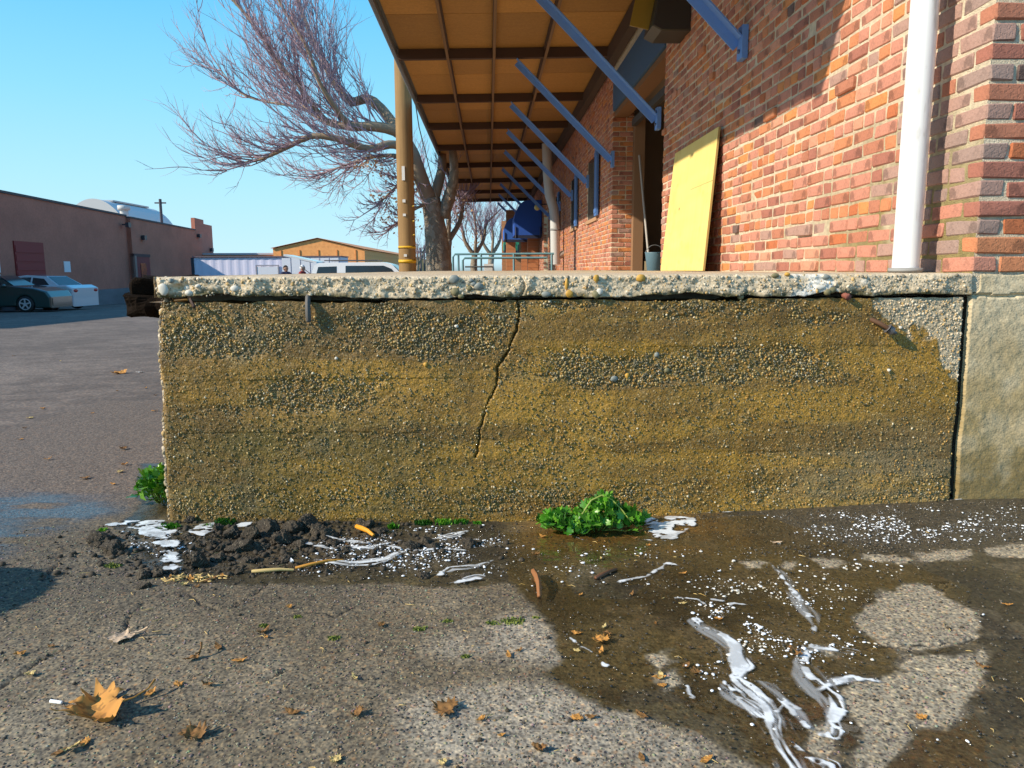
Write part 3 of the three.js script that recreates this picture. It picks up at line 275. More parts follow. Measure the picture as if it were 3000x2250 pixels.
  for (let i = 0; i < 1500; i++) { const x = mix(-1.325, 1.965, R()), y = mix(.902, .972, R()); const r = mix(.002, .0095, R() ** 3) * (x < -.6 ? 1.15 : 1), p = palDry[Math.floor(R() * 6)], k = .8 + .5 * R(); sets[2 + Math.floor(R() * 2)].push([x, y, -3.05 + rel(x, y) - r * .4, r, p.map(q => q * k)]); }
  for (let i = 0; i < 1000; i++) { const y = mix(-.05, .97, R()), r = mix(.003, .016, R() ** 2.4), p = palDry[Math.floor(R() * 6)]; sets[2 + Math.floor(R() * 2)].push([y > .89 ? xl + .004 + r * .45 : dockL(y) + .003 + r * .4, y, -3.075 - .12 * R() ** 1.5, r, p]); }
  const q = new THREE.Quaternion(), M = new THREE.Matrix4(), col = new THREE.Color();
  sets.forEach((s, k) => { const im = new THREE.InstancedMesh(base[k], std(1, 1, 1, k < 2 ? .3 : .85), s.length); s.forEach(([x, y, z, r, c], i) => { q.setFromEuler(new THREE.Euler(R() * 6, R() * 6, R() * 6)); M.compose(new THREE.Vector3(x - dock.position.x, y - dock.position.y, z - dock.position.z), q, new THREE.Vector3(r, r, r)); im.setMatrixAt(i, M); im.setColorAt(i, col.setRGB(...c)); }); im.name = 'gravel'; im.userData.kind = 'stuff'; sh(im); dock.add(im); });
}

/* ---------- brick building ---------- */
const dirtMap = texRGB(512, 512, (u, v) => { const n = tfbm(u, v, 6, 5, 141), m = tfbm(u, v, 40, 3, 142), s = tn(u, v, 150, 143); let c = [.78, .78, .78]; const k = .5 + .8 * (n * .55 + m * .45); c = c.map(q => q * k * (.9 + .25 * s)); if (m > .62) c = mix3(c, [1, .97, .92], .5); c = c.map(q => q * mix(.74, 1, sst(.34, .48, n))); if (s < .08) c = c.map(q => q * .7); return c.map(q => Math.min(1, q * 1.25)); });
const brickBump = texRGB(512, 512, (u, v) => { const p = tcell(u, v, 40, 145); const h = .55 * tfbm(u, v, 10, 4, 144) + .3 * tfbm(u, v, 70, 2, 146) - (p[2] > .82 ? .35 * sst(.45, .1, p[0]) : 0) + .2; return [h, h, h]; }, false);
const BR = [[.50, .19, .085], [.56, .215, .07], [.47, .2, .135], [.40, .155, .09], [.33, .125, .085], [.36, .215, .17], [.30, .20, .165], [.145, .09, .075], [.52, .24, .15], [.43, .13, .05]];
const brickMats = BR.map(c => new THREE.MeshStandardMaterial({ color: C(...c.map(q => q * 1.18)), map: rep(dirtMap, 2.3), bumpMap: rep(brickBump, 3.2), bumpScale: .004, roughness: .88 }));
const restMat = new THREE.MeshStandardMaterial({ vertexColors: true, map: rep(dirtMap, 2.3), bumpMap: rep(brickBump, 3.2), bumpScale: .006, roughness: .9 });
const mortarMap = texRGB(1024, 1024, (u, v) => { const z = u * 16, y = v * 16 + .9; // runs along the wall: moss low down by the corner
  const n = fbm(z * 3, y * 3, 4, 151), f = vn(z * 60, y * 60, 152); let c = mix3([.6, .49, .33], [.74, .62, .45], n); const moss = sst(2.8, .4, z + 2 * (n - .5)) * sst(1.9, 1.1, y + .6 * (n - .5)); c = mix3(c, mix3([.2, .165, .035], [.27, .2, .07], n), moss * .9 * sst(.3, .5, n + .15)); return c.map(q => q * (.75 + .5 * f)); });
const mortarMat = new THREE.MeshStandardMaterial({ map: rep(mortarMap, 1 / 16), roughness: .95, bumpMap: rep(grainBump, 4), bumpScale: .006 });
const bb = thing('brick_building', 'red brick warehouse wall rising behind the dock with awning overhead', 'building', [1.98, 0, -3.05]);
{
  const R = rng(77), CH = .075, bricks = [], J = .0135;
  const pick = (z, y) => { const r = R(); if (z > -3.75) return r < .5 ? 5 : r < .75 ? 6 : r < .87 ? 2 : 3; if (y < 1.25 && z > -5.6 && r < .55) return r < .3 ? 2 : 5; return r < .2 ? 0 : r < .31 ? 1 : r < .58 ? 2 : r < .74 ? 3 : r < .83 ? 4 : r < .84 ? 7 : r < .86 ? 5 : r < .95 ? 8 : 9; };
  const pickF = () => { const r = R(); return r < .3 ? 9 : r < .62 ? 4 : r < .8 ? 3 : r < .9 ? 7 : 0; };
  const windows = [[-15.3, -13.9, 1.95, 3.1], [-18.4, -17.1, 1.95, 3.1], [-22.6, -21.3, 1.95, 3.1], [-27.3, -25.4, .98, 3.1]];
  // lay(courses, start u, end u): bricks end to end with random headers
  function side(z0, z1, y0, y1, quoin) { // facing -x, from z0 towards z1
    let c = 0; for (let y = y0; y < y1 - .03; y += CH, c++) { let u = z0; if (quoin && c % 2) u -= .1 + J; const header = c % 6 === 4; let first = true;
      while (u > z1 + .03) { let L = header || R() < .18 ? .1 : .212; if (first && quoin && c % 2 === 0) L = .212; first = false; if (u - L < z1 + .06) L = u - z1; const z = u - L / 2, yc = y + CH / 2; if (!windows.some(w => z > w[0] - .04 && z < w[1] + .04 && yc > w[2] && yc < w[3])) { let px = (R() - .5) * .006, rr = R(); if (rr < .012) px -= .02; else if (rr > .985) px += .003; bricks.push({ x: 1.98 + .05 + px, y: yc - J / 2 + (R() - .5) * .004, z, L: L - (R() * .004), side: true, c: pick(z, yc) }); } u -= L + J; } }
  }
  function front(x0, x1, z, y0, y1, dark) { let c = 0; for (let y = y0; y < y1 - .03; y += CH, c++) { let u = x0 + (c % 2 ? 0 : .1 + J); let first = true; while (u < x1 - .03) { let L = first && c % 2 ? .212 : R() < .22 ? .1 : .212; first = false; if (u + L > x1 - .06) L = x1 - u; bricks.push({ x: u + L / 2, y: y + CH / 2 - J / 2 + (R() - .5) * .005, z: z - .05 + (R() - .5) * .008, L: L - R() * .004, side: false, c: dark ? pickF() : pick(-9, 2) }); u += L + J; } } }
  side(-3.05, -8.72, .982, 4.4, true); side(-12.28, -17, .982, 4.3, true); side(-17, -38, .15, 4.3, false);
  front(1.98, 3.6, -3.05, .982, 3.6, true); front(1.98, 2.32, -12.28, .982, 3.7, false);
  // choose the bricks that show largest
  camera.updateMatrixWorld(); camera.updateProjectionMatrix(); const v = new THREE.Vector3();
  for (const b of bricks) { v.set(b.side ? 1.98 : b.x, b.y, b.z + (b.side ? 0 : .05)).project(camera); const on = Math.abs(v.x) < 1.02 && Math.abs(v.y) < 1.02, d = -b.z; b.s = on ? (b.side ? 1.98 * b.L / (d * d) : b.L / d) / d : 0; }
  const sorted = bricks.slice().sort((a, b) => b.s - a.s); sorted.slice(0, 300).forEach(b => b.own = true);
  const VS = []; for (let k = 0; k < 7; k++) { VS.push([chamferBox(.21, .0625, .1, .005, .0035, R), chamferBox(.099, .0625, .1, .005, .003, R)]); }
  const rest = [];
  for (const b of bricks) {
    const hd = b.L < .15 ? 1 : 0, src = VS[Math.floor(R() * 7)][hd], sx = b.L / (hd ? .099 : .21), ry = (b.side ? Math.PI / 2 : 0) + (R() < .5 ? Math.PI : 0) + (R() - .5) * .03, rz = (R() - .5) * .02;
    if (b.own) { const m = part(bb, 'brick', src, brickMats[b.c], false); m.position.set(b.x - 1.98, b.y, b.z + 3.05); m.rotation.set(0, ry, rz); m.scale.set(sx, 1, 1); }
    else { let g; if (b.z > -17) g = src.clone(); else g = boxUV(new THREE.BoxGeometry(hd ? .099 : .21, .0625, .1)); g.scale(sx, 1, 1); if (rz) g.rotateZ(rz); g.rotateY(ry); g.translate(b.x, b.y, b.z); const n = g.attributes.position.count, a = new Float32Array(n * 3), c = BR[b.c]; for (let i = 0; i < n; i++) a.set(c.map(q => q * 1.12), i * 3); g.setAttribute('color', new THREE.BufferAttribute(a, 3)); rest.push(g); }
  }
  const rm = part(bb, 'brickwork', merge(rest), restMat); rm.userData.kind = 'stuff';
  // mortar core with openings
  const core = [box(1.986, 2.3, .9, 5, -8.71, -3.058), box(1.99, 2.3, 3.72, 5, -12.3, -8.72), box(2.301, 6, -.2, 5, -3.4, -3.06), box(2.3, 3.9, .97, 3.5, -8.72, -8.5)];
  let zc = -12.29; for (const w of windows) { core.push(box(1.99, 2.32, .0, 5, w[1], zc), box(1.99, 2.32, .0, w[2], w[0], w[1]), box(1.99, 2.32, w[3], 5, w[0], w[1])); zc = w[0]; } core.push(box(1.99, 2.32, 0, 5, -38, zc));
  const cg = boxUV(merge(core.map(g => g.toNonIndexed()))); { const p = cg.attributes.position, uv = cg.attributes.uv, n = cg.attributes.normal; for (let i = 0; i < p.count; i++) { if (Math.abs(n.getX(i)) > .5) uv.setXY(i, -p.getZ(i) - 3, p.getY(i) - .9); else uv.setXY(i, 9 + p.getX(i), p.getY(i) + 4); } }
  part(bb, 'mortar', cg, mortarMat);
  const dark = std(.3, .22, .16, .95);
  part(bb, 'interior', merge([box(2.32, 12, .96, .972, -14, -8.5), box(11.9, 12, .9, 3.7, -14, -8.5), box(2.32, 12, 3.6, 3.72, -14, -8.5), box(2.33, 12, .9, 3.7, -14, -13.9), box(3.9, 12, .9, 3.7, -8.6, -8.5)]), dark);
  part(bb, 'roof', box(1.99, 6, 5.0, 5.15, -38, -3.07), std(.2, .19, .18));
  part(bb, 'lintel', merge([box(1.97, 2.2, 3.45, 3.98, -12.25, -8.74)]), std(.035, .1, .2, .6)).userData.label = 'blue painted steel lintel over the door opening';
  part(bb, 'lintel_board', box(2.0, 2.22, 3.36, 3.44, -12.25, -8.74), std(.2, .09, .03, .8));
  part(bb, 'door_post', box(2.3, 2.46, .975, 3.36, -12.26, -12.1), std(.26, .14, .07, .8)).userData.label = 'brown wooden post inside the door opening';
  part(bb, 'door_track', box(2.25, 2.32, 3.2, 3.3, -12.1, -8.75), std(.05, .045, .04, .6));
  // windows: grille, frame, pane, blue shutter
  const fm = std(.2, .17, .13, .7), bars = std(.06, .05, .05, .6), glass = new THREE.MeshStandardMaterial({ color: C(.03, .035, .04), roughness: .08 }), blue = new THREE.MeshStandardMaterial({ color: C(.07, .17, .42), roughness: .6, bumpMap: rep(brickBump, 4), bumpScale: .003 });
  for (const w of windows.slice(0, 3)) {
    const win = part(bb, 'window', merge([box(2.1, 2.16, w[2], w[2] + .06, w[0], w[1]), box(2.1, 2.16, w[3] - .06, w[3], w[0], w[1]), box(2.1, 2.16, w[2] + .06, w[3] - .06, w[0], w[0] + .06), box(2.1, 2.16, w[2] + .06, w[3] - .06, w[1] - .06, w[1])]), fm);
    part(win, 'pane', box(2.12, 2.13, w[2] + .06, w[3] - .06, w[0] + .06, w[1] - .06), glass); for (let k = 0; k < 8; k++) { const z = mix(w[0] + .08, w[1] - .08, k / 7); part(win, 'bar', cyl([1.995, w[2], z], [1.995, w[3], z], .009, 6), bars); }
    part(win, 'sill', box(1.95, 2.12, w[2] - .07, w[2] - .005, w[0] - .05, w[1] + .05), std(.42, .24, .13, .9));
    part(bb, 'shutter', merge([box(1.915, 1.95, w[2], w[3], w[1] + .02, w[1] + .32), box(1.905, 1.915, w[2] + .05, w[2] + .12, w[1] + .04, w[1] + .3), box(1.905, 1.915, w[3] - .12, w[3] - .05, w[1] + .04, w[1] + .3)]), blue).userData.label = 'blue painted shutter folded back beside a barred window';
  }
  // concrete foundation right of the joint
  const fx0 = y => jointX(y) + .012, fcol = texRGB(512, 512, (u, v) => { const x = 1.9 + 1.7 * u, y = -.12 + 1.1 * v, n = fbm(x * 6, y * 6, 4, 161), f = vn(x * 200, y * 200, 162), g = cellN(x * 120, y * 120, 163); let c = mix3([.46, .36, .21], [.64, .52, .33], n); c = mix3(c, [.32, .225, .085], sst(.75, .35, y + .4 * (n - .5)) * .85); c = mix3(c, [.19, .135, .05], sst(.3, .12, y + .2 * (n - .5)) * .8); c = mix3(c, [.6, .5, .34], .35 * sst(.5, .75, n)); if (g[1] > .8) c = mix3(c, [.2, .18, .12], .5 * sst(.5, .3, g[0])); return c.map(q => q * (.8 + .4 * f)); });
  const fnd = gridGeo(200, 200, (u, v) => { const y = -.12 + 1.098 * v, x = mix(fx0(y), 3.6, u ** 1.6); const d = x - fx0(y), s = y - .887; return [x, y, -3.055 + .012 * (fbm(x * 6, y * 6, 3, 164) - .5) + .005 * (fbm(x * 40, y * 40, 2, 165) - .5) - .02 * (1 - sst(0, .014, d)) ** 2 - (Math.abs(s + .01 * (fbm(x * 9, 1, 2, 166) - .5)) < .006 ? .012 : 0) - .018 * (1 - sst(0, .01, .978 - y)) ** 2]; }, p => [(p[0] - 1.9) / 1.7, (p[1] + .12) / 1.1]);
  part(bb, 'foundation', merge([fnd, gridGeo(1, 1, (u, v) => [mix(1.99, 3.6, u), .9775, mix(-3.075, -3.4, v)], () => [.5, .9])]), new THREE.MeshStandardMaterial({ map: fcol, roughness: .9, bumpMap: rep(grainBump, 3.2, 2.2), bumpScale: .0015 }));
  part(bb, 'foundation_core', box(2.02, 6, -.2, .97, -38, -3.09), std(.4, .34, .25, .95));
}
/* ---------- awning ---------- */
{
  const BZ = [-3.36, -6.0, -8.9, -12.1, -15.1, -17.9, -20.9, -24.4, -28.6, -32.6, -36.5], PX = [-1.33, -.59, .11, .89, 1.95], yU = x => 4.3 + .06 * (x + 1.38) / 3.36;
  const aw = thing('awning', 'flat wooden awning with plywood soffit and dark beams over the dock', 'awning', [.3, 4.22, -3.28]);
  const plyMap = texRGB(512, 512, (u, v) => { const g = tfbm(u, v, 3, 3, 171), s = tn(u * 1, v, 160, 172) * .5 + tn(u, v, 90, 173) * .5, l = tn(u * .06, v, 220, 174); let c = mix3([.4, .195, .036], [.52, .27, .06], g * .5 + l * .5); return c.map(q => q * (.8 + .3 * s)); });
  const wood = [1, .88, 1.1, .78].map((k, i) => { const t = plyMap.clone(); t.repeat.set(.5, .5); t.offset.set(i * .23, i * .31); t.needsUpdate = true; return new THREE.MeshStandardMaterial({ map: t, color: C(k, k * .96, k * .93), roughness: .75 }); });
  const R = rng(9), beamM = std(.075, .038, .022, .85), battM = std(.2, .11, .05, .85);
  for (let i = 0; i < BZ.length - 1; i++) { const zs = [BZ[i], (BZ[i] + BZ[i + 1]) / 2, BZ[i + 1]]; for (let h = 0; h < 2; h++) for (let k = 0; k < 4; k++) { const a = PX[k] + .006, b = PX[k + 1] - .006, g = boxUV(box(a, b, 0, .018, zs[h + 1] + .006, zs[h] - .006)); const p = g.attributes.position; for (let q = 0; q < p.count; q++) p.setY(q, p.getY(q) + yU(p.getX(q)) + .01); g.computeVertexNormals(); part(aw, 'plywood_panel', g, wood[Math.floor(R() * 4)]); } }
  for (const z of BZ) part(aw, 'beam', boxUV(bar([-1.34, yU(-1.34) - .065, z], [1.97, yU(1.97) - .065, z], .09, .145)), beamM);
  part(aw, 'batten', bar([-1.3, yU(-1.3) - .02, -9.7], [1.97, yU(1.97) - .02, -9.7], .05, .04), beamM);
  for (const x of [-.59, .11, .89]) part(aw, 'purlin', box(x - .02, x + .02, yU(x) - .155, yU(x) - .14, -37, -3.3), battM), part(aw, 'batten', box(x - .025, x + .025, yU(x) - .03, yU(x) + .005, -37, -3.3), beamM);
  part(aw, 'ledger', box(1.84, 1.965, 4.1, 4.34, -37, -3.3), std(.07, .04, .025, .85));
  part(aw, 'roof_deck', merge([boxUV(bar([-1.37, yU(-1.37) + .06, -20.14], [1.97, yU(1.97) + .06, -20.14], 33.7, .04))]), std(.12, .12, .12, .8));
  part(aw, 'fascia', box(-1.4, -1.372, 4.23, 4.4, -37, -3.28), std(.16, .17, .19, .6)); part(aw, 'gutter', tube([[-1.43, 4.34, -37], [-1.43, 4.34, -3.27]], .045, 10), std(.2, .21, .22, .5));
  part(aw, 'end_board', box(-1.37, 1.96, 4.24, 4.42, -3.3, -3.285), std(.12, .07, .04, .8));
  // blue steel struts
  const bm = new THREE.MeshStandardMaterial({ color: C(.15, .3, .64), roughness: .55, bumpMap: rep(brickBump, 3), bumpScale: .002 });
  for (const z of BZ.slice(1)) { const a = [.46, 4.19, z], b = [1.93, 2.74, z]; const st = part(aw, 'strut', merge([bar(a, b, .09, .012), bar([.46 - .004, 4.19 - .05, z - .045], [1.93 - .004, 2.74 - .05, z - .045], .01, .09)]), bm); part(st, 'bracket', merge([box(1.93, 1.975, 2.58, 2.82, z - .06, z + .06)]), bm); for (const k of [-1, 1]) part(st, 'bolt', cyl([1.915, 2.7 + k * .06, z], [1.935, 2.7 + k * .06, z], .016, 8), std(.09, .12, .2, .5)); }
}
{ // wall mounted floodlight (unlit)
  const t = thing('wall_lamp', 'dark bronze box floodlight fixed high on the brick wall by the door', 'lamp', [1.8, 3.3, -7.9]);
  const hs = new THREE.Shape([[1.62, 3.34], [1.7, 3.3], [1.98, 3.3], [1.98, 3.74], [1.7, 3.74]].map(p => new THREE.Vector2(...p))), g = new THREE.ExtrudeGeometry(hs, { depth: .42, bevelEnabled: true, bevelSize: .01, bevelThickness: .01, bevelSegments: 1 }); g.translate(0, 0, -8.1); part(t, 'housing', g, std(.03, .024, .016, .45));
  const l = new THREE.BufferGeometry(); part(t, 'lens', bar([1.6, 3.36, -7.89], [1.675, 3.72, -7.89], .36, .012, [0, 0, 1]), new THREE.MeshStandardMaterial({ color: C(.3, .19, .03), roughness: .15 }));
  part(t, 'visor', box(1.6, 1.72, 3.74, 3.76, -8.12, -7.66), std(.03, .024, .016, .45));
}
{ // white downspout in the corner
  const t = thing('downspout', 'thick white drainpipe standing on the dock at the building corner', 'drainpipe', [1.85, .978, -3.32]);
  const dm = texRGB(128, 512, (u, v) => { const n = fbm(u * 9, v * 30, 4, 181); let c = [.83, .82, .8]; return mix3(c, [.5, .46, .38], sst(.58, .8, n) * .6); }), pm = new THREE.MeshStandardMaterial({ map: dm, roughness: .45 });
  const g = new THREE.CylinderGeometry(.055, .055, 3.4, 40, 1, true); g.translate(1.85, .99 + 1.7, -3.32); part(t, 'pipe', g, pm);
  part(t, 'collar', merge([cyl([1.85, .979, -3.32], [1.85, 1.0, -3.32], .07, 32)]), std(.3, .29, .27, .8)); part(t, 'inside', cyl([1.85, 1.0, -3.32], [1.85, 4.3, -3.32], .05, 20), std(.6, .6, .58));
  for (const y of [2.6, 3.8]) part(t, 'strap', merge([cyl([1.85, y - .02, -3.32], [1.85, y + .02, -3.32], .058, 32), box(1.88, 1.985, y - .02, y + .02, -3.335, -3.305)]), std(.5, .5, .5, .5));
}
{ // plywood sheet leaning on the wall
  const map = texRGB(512, 512, (u, v) => { const n = fbm(u * 3, v * 14, 4, 191), s = fbm(u * 60, v * 5, 2, 192), m = fbm(u * 12, v * 10, 3, 193); let c = mix3([.74, .53, .14], [.84, .66, .23], n * .6 + s * .4); if (m > .72) c = mix3(c, [.6, .4, .1], .3); const k1 = Math.hypot((u - .32) / .012, (v - .5) / .012); if (k1 < 1) c = [.25, .14, .05]; if (Math.abs(v - .62 - .01 * u) < .002 && u > .55) c = c.map(q => q * .4); return c; });
  const t = thing('plywood_sheet', 'yellow plywood sheet leaning against the sunlit brick wall', 'board', [1.83, .98, -7.17]);
  const q = [[1.83, .982, -7.96], [1.83, .982, -6.38], [1.955, 2.176, -6.49], [1.955, 2.176, -7.98]], th = .018, n = [-.994, .104, 0]; const out = q.map(p => [p[0] + n[0] * th, p[1] + n[1] * th, p[2]]);
  const g = new THREE.BufferGeometry(), P = [], U = [], I = []; const quad = (a, b, c, d, u) => { const k = P.length / 3; P.push(...a, ...b, ...c, ...d); U.push(...u); I.push(k, k + 1, k + 2, k, k + 2, k + 3); };
  quad(out[0], out[1], out[2], out[3], [0, 0, 1, 0, 1, 1, 0, 1]); g.setAttribute('position', new THREE.Float32BufferAttribute(P, 3)); g.setAttribute('uv', new THREE.Float32BufferAttribute(U, 2)); g.setIndex(I); g.computeVertexNormals(); part(t, 'face', g, new THREE.MeshStandardMaterial({ map, roughness: .7 }));
  const g2 = new THREE.BufferGeometry(); P.length = U.length = I.length = 0; for (let k = 0; k < 4; k++) { const m = (k + 1) % 4; quad(out[k], q[k], q[m], out[m], [0, 0, .1, 0, .1, 1, 0, 1]); } quad(q[3], q[2], q[1], q[0], [0, 0, 1, 0, 1, 1, 0, 1]); g2.setAttribute('position', new THREE.Float32BufferAttribute(P, 3)); g2.setAttribute('uv', new THREE.Float32BufferAttribute(U, 2)); g2.setIndex(I); g2.computeVertexNormals(); part(t, 'edge', g2, std(.42, .28, .09, .85));
}
{ // things in the doorway
  const t = thing('broom', 'long grey broom handle leaning inside the dark doorway', 'broom', [2.5, .975, -11.6]); part(t, 'handle', cyl([2.45, 1.0, -11.5], [2.36, 2.75, -12.02], .018, 8), std(.4, .36, .32, .6)); part(t, 'brush', merge([box(2.4, 2.5, .98, 1.12, -11.66, -11.34)]), std(.2, .15, .08, .9));
  const b = thing('bucket', 'small blue grey bucket standing in the doorway', 'bucket', [2.28, .975, -10.4]); const pts = [[0, 0], [.1, 0], [.13, .24], [.14, .25], [.125, .25], [.095, .02], [0, .02]].map(p => new THREE.Vector2(...p)), g = new THREE.LatheGeometry(pts, 20); g.translate(2.28, .976, -10.4); part(b, 'pail', g, std(.1, .18, .23, .5)); part(b, 'handle', new THREE.TorusGeometry(.125, .005, 5, 20, Math.PI).translate(2.28, 1.2, -10.4), std(.2, .2, .2, .4));
}
{ // timber bumper on the dock's side
  const t = thing('dock_bumper', 'rotten dark timber bumper bolted to the side of the dock', 'bumper', [-1.48, .8, -3.5]); const m = new THREE.MeshPhysicalMaterial({ color: C(.012, .007, .004), roughness: .95, specularIntensity: .15, bumpMap: rep(brickBump, 5), bumpScale: .01 });
  const blk = (x0, x1, y0, y1, z0, z1, s) => { const g0 = new THREE.BoxGeometry(x1 - x0, y1 - y0, z1 - z0, 10, 8, 12); g0.deleteAttribute('normal'); g0.deleteAttribute('uv'); const g = mergeVertices(g0), p = g.attributes.position; for (let i = 0; i < p.count; i++) { const x = p.getX(i), y = p.getY(i), z = p.getZ(i), rx = 2 * x / (x1 - x0), ry = 2 * y / (y1 - y0), rz = 2 * z / (z1 - z0), q = 1 / Math.max(1, (Math.abs(rx) ** 6 + Math.abs(ry) ** 6 + Math.abs(rz) ** 6) ** (1 / 6)), k = 1 + .5 * (vn3(x * 14 + 3, y * 14 + 3, z * 14 + 3, s + 9) - .5) + .3 * (vn3(x * 25 + 5, y * 25 + 5, z * 25 + 5, s) - .5); p.setXYZ(i, x * q * k, y * q * k, z * q * k); } g.translate((x0 + x1) / 2, (y0 + y1) / 2, (z0 + z1) / 2); return boxUV(g); };
  part(t, 'lower_beam', blk(-1.66, -1.33, .79, .9, -3.75, -3.42, 3), m); part(t, 'upper_beam', blk(-1.6, -1.33, .88, .975, -3.8, -3.45, 4), m); part(t, 'bolt', cyl([-1.6, .93, -3.56], [-1.63, .93, -3.56], .015, 8), std(.18, .08, .03, .7));
}

/* ---------- beyond the dock ---------- */
const GY = z => gy(-6, z);
{ // utility pole
  const t = thing('utility_pole', 'weathered brown wooden utility pole with yellow bands beside the dock', 'utility pole', [-1.74, GY(-16), -16]);
  const map = texRGB(128, 1024, (u, v) => { const n = fbm(u * 14, v * 40, 4, 201), s = fbm(u * 60, v * 6, 2, 202); let c = mix3([.2, .11, .04], [.37, .22, .085], n * .5 + s * .5); return c; });
  const g = new THREE.CylinderGeometry(.15, .185, 11, 18, 12); g.translate(-1.7, GY(-16) + 5.5, -16); part(t, 'shaft', g, new THREE.MeshStandardMaterial({ map, roughness: .85 }));
  const ym = std(.75, .42, .02, .5); for (const [y, h] of [[1.18, .07], [1.47, .05]]) part(t, 'band', cyl([-1.7, y - h / 2, -16], [-1.7, y + h / 2, -16], .187, 18), ym);
  for (const [y, h] of [[2.95, .28], [2.4, .06], [2.12, .05], [1.3, .05]]) part(t, 'tag', box(-1.75, -1.69, y - h / 2, y + h / 2, -15.826, -15.81), std(.8, .78, .74, .6));
  for (const y of [2.0, 2.3, 1.72]) part(t, 'step_bolt', cyl([-1.6, y, -15.9], [-1.52, y, -15.86], .015, 6), std(.6, .34, .03, .5));
  part(t, 'cable', tube([[-1.55, 5.0, -16], [-1.45, 4.0, -16.6], [-1.2, 2.6, -18.5]], .012, 5), std(.12, .11, .1));
}
const barkM = new THREE.MeshStandardMaterial({ map: texRGB(256, 256, (u, v) => { const n = tfbm(u, v, 5, 5, 205), c = tcell(u, v, 9, 206); let q = mix3([.22, .17, .12], [.42, .34, .25], n); if (c[2] > .6) q = mix3(q, [.5, .44, .36], .5); return q; }), roughness: .9, bumpMap: rep(brickBump, 3), bumpScale: .03 });
const limbM = std(.3, .22, .145, .9), twigM = std(.40, .285, .33, .9), dryLeafM = new THREE.MeshPhysicalMaterial({ color: C(.5, .3, .16), roughness: .95, transmission: .3, thickness: 0 });
function bareTree(label, base, limbs, opt) {
  const R = rng(opt.seed), t = thing('bare_tree', label, 'tree', base, opt.group); const twigs = [], V = THREE.Vector3;
  const grow = (p, d, len, r, lev) => { // one shoot with its own side shoots
    const n = lev > 2 ? 4 : 5, pts = [p.clone()], dir = d.clone(); let q = p.clone(); const curl = new V((R() - .5) * .5, .16 + .25 * R() * (opt.lift || 1), (R() - .5) * .5);
    for (let i = 1; i <= n; i++) { dir.addScaledVector(curl, .33).add(new V((R() - .5), (R() - .5), (R() - .5)).multiplyScalar(.36)).normalize(); q = q.clone().addScaledVector(dir, len / n); pts.push(q); }
    twigs.push(tube(pts, pts.map((_, i) => mix(r, r * .35, i / n)), lev > 2 ? 3 : 4, false));
    if (lev >= opt.levels) return; const k = lev === 1 ? opt.k1 : lev === 2 ? opt.k2 : 3;
    for (let i = 0; i < k; i++) { const a = 1 + Math.floor(R() * (n - .001)), s = pts[Math.min(n, a)], tang = pts[Math.min(n, a)].clone().sub(pts[a - 1]).normalize(), dd = tang.multiplyScalar(.9).add(new V(R() - .5, R() - .4, R() - .5).multiplyScalar(1.25)).normalize(); grow(s, dd, len * (.38 + .3 * R()), r * .52, lev + 1); }
  };
  limbs.forEach((L, li) => {
    const pts = new THREE.CatmullRomCurve3(L.p.map(p => new V(...p))).getPoints(L.p.length * 4), n = pts.length - 1; const rad = pts.map((_, i) => mix(L.r0, L.r1, i / n) * (1 + .12 * (R() - .5)));
    part(t, li === 0 ? 'trunk' : 'limb', tube(pts, rad, li === 0 ? 14 : 8), li === 0 || L.bark ? barkM : limbM);
    if (L.n) for (let k = 0; k < L.n; k++) { const f = L.from + (1 - L.from) * (k + R()) / L.n, i = Math.min(n - 1, Math.floor(f * n)), s = pts[i], tang = pts[i + 1].clone().sub(s).normalize(), d = new V(...L.bias).add(new V(R() - .5, R() - .5, R() - .5).multiplyScalar(1.3)).addScaledVector(tang, .5).normalize(); grow(s, d, L.len * (.5 + .8 * R()), L.tr || .022, 1); }
  });
  part(t, 'crown', merge(twigs), twigM);
  if (opt.leaves) { const G = []; for (const [c, r, n] of opt.leaves) for (let i = 0; i < n; i++) { const g = new THREE.CircleGeometry(.022 + .026 * R(), 5); const p = g.attributes.position; for (let q = 0; q < p.count; q++) p.setZ(q, (R() - .5) * .03); g.rotateX(R() * 6); g.rotateY(R() * 6); g.translate(c[0] + (R() + R() - 1) * r, c[1] + (R() + R() - 1) * r * .8, c[2] + (R() + R() - 1) * r); g.computeVertexNormals(); G.push(g); } part(t, 'dry_leaves', merge(G), dryLeafM).userData.kind = 'stuff'; }
  return t;
}
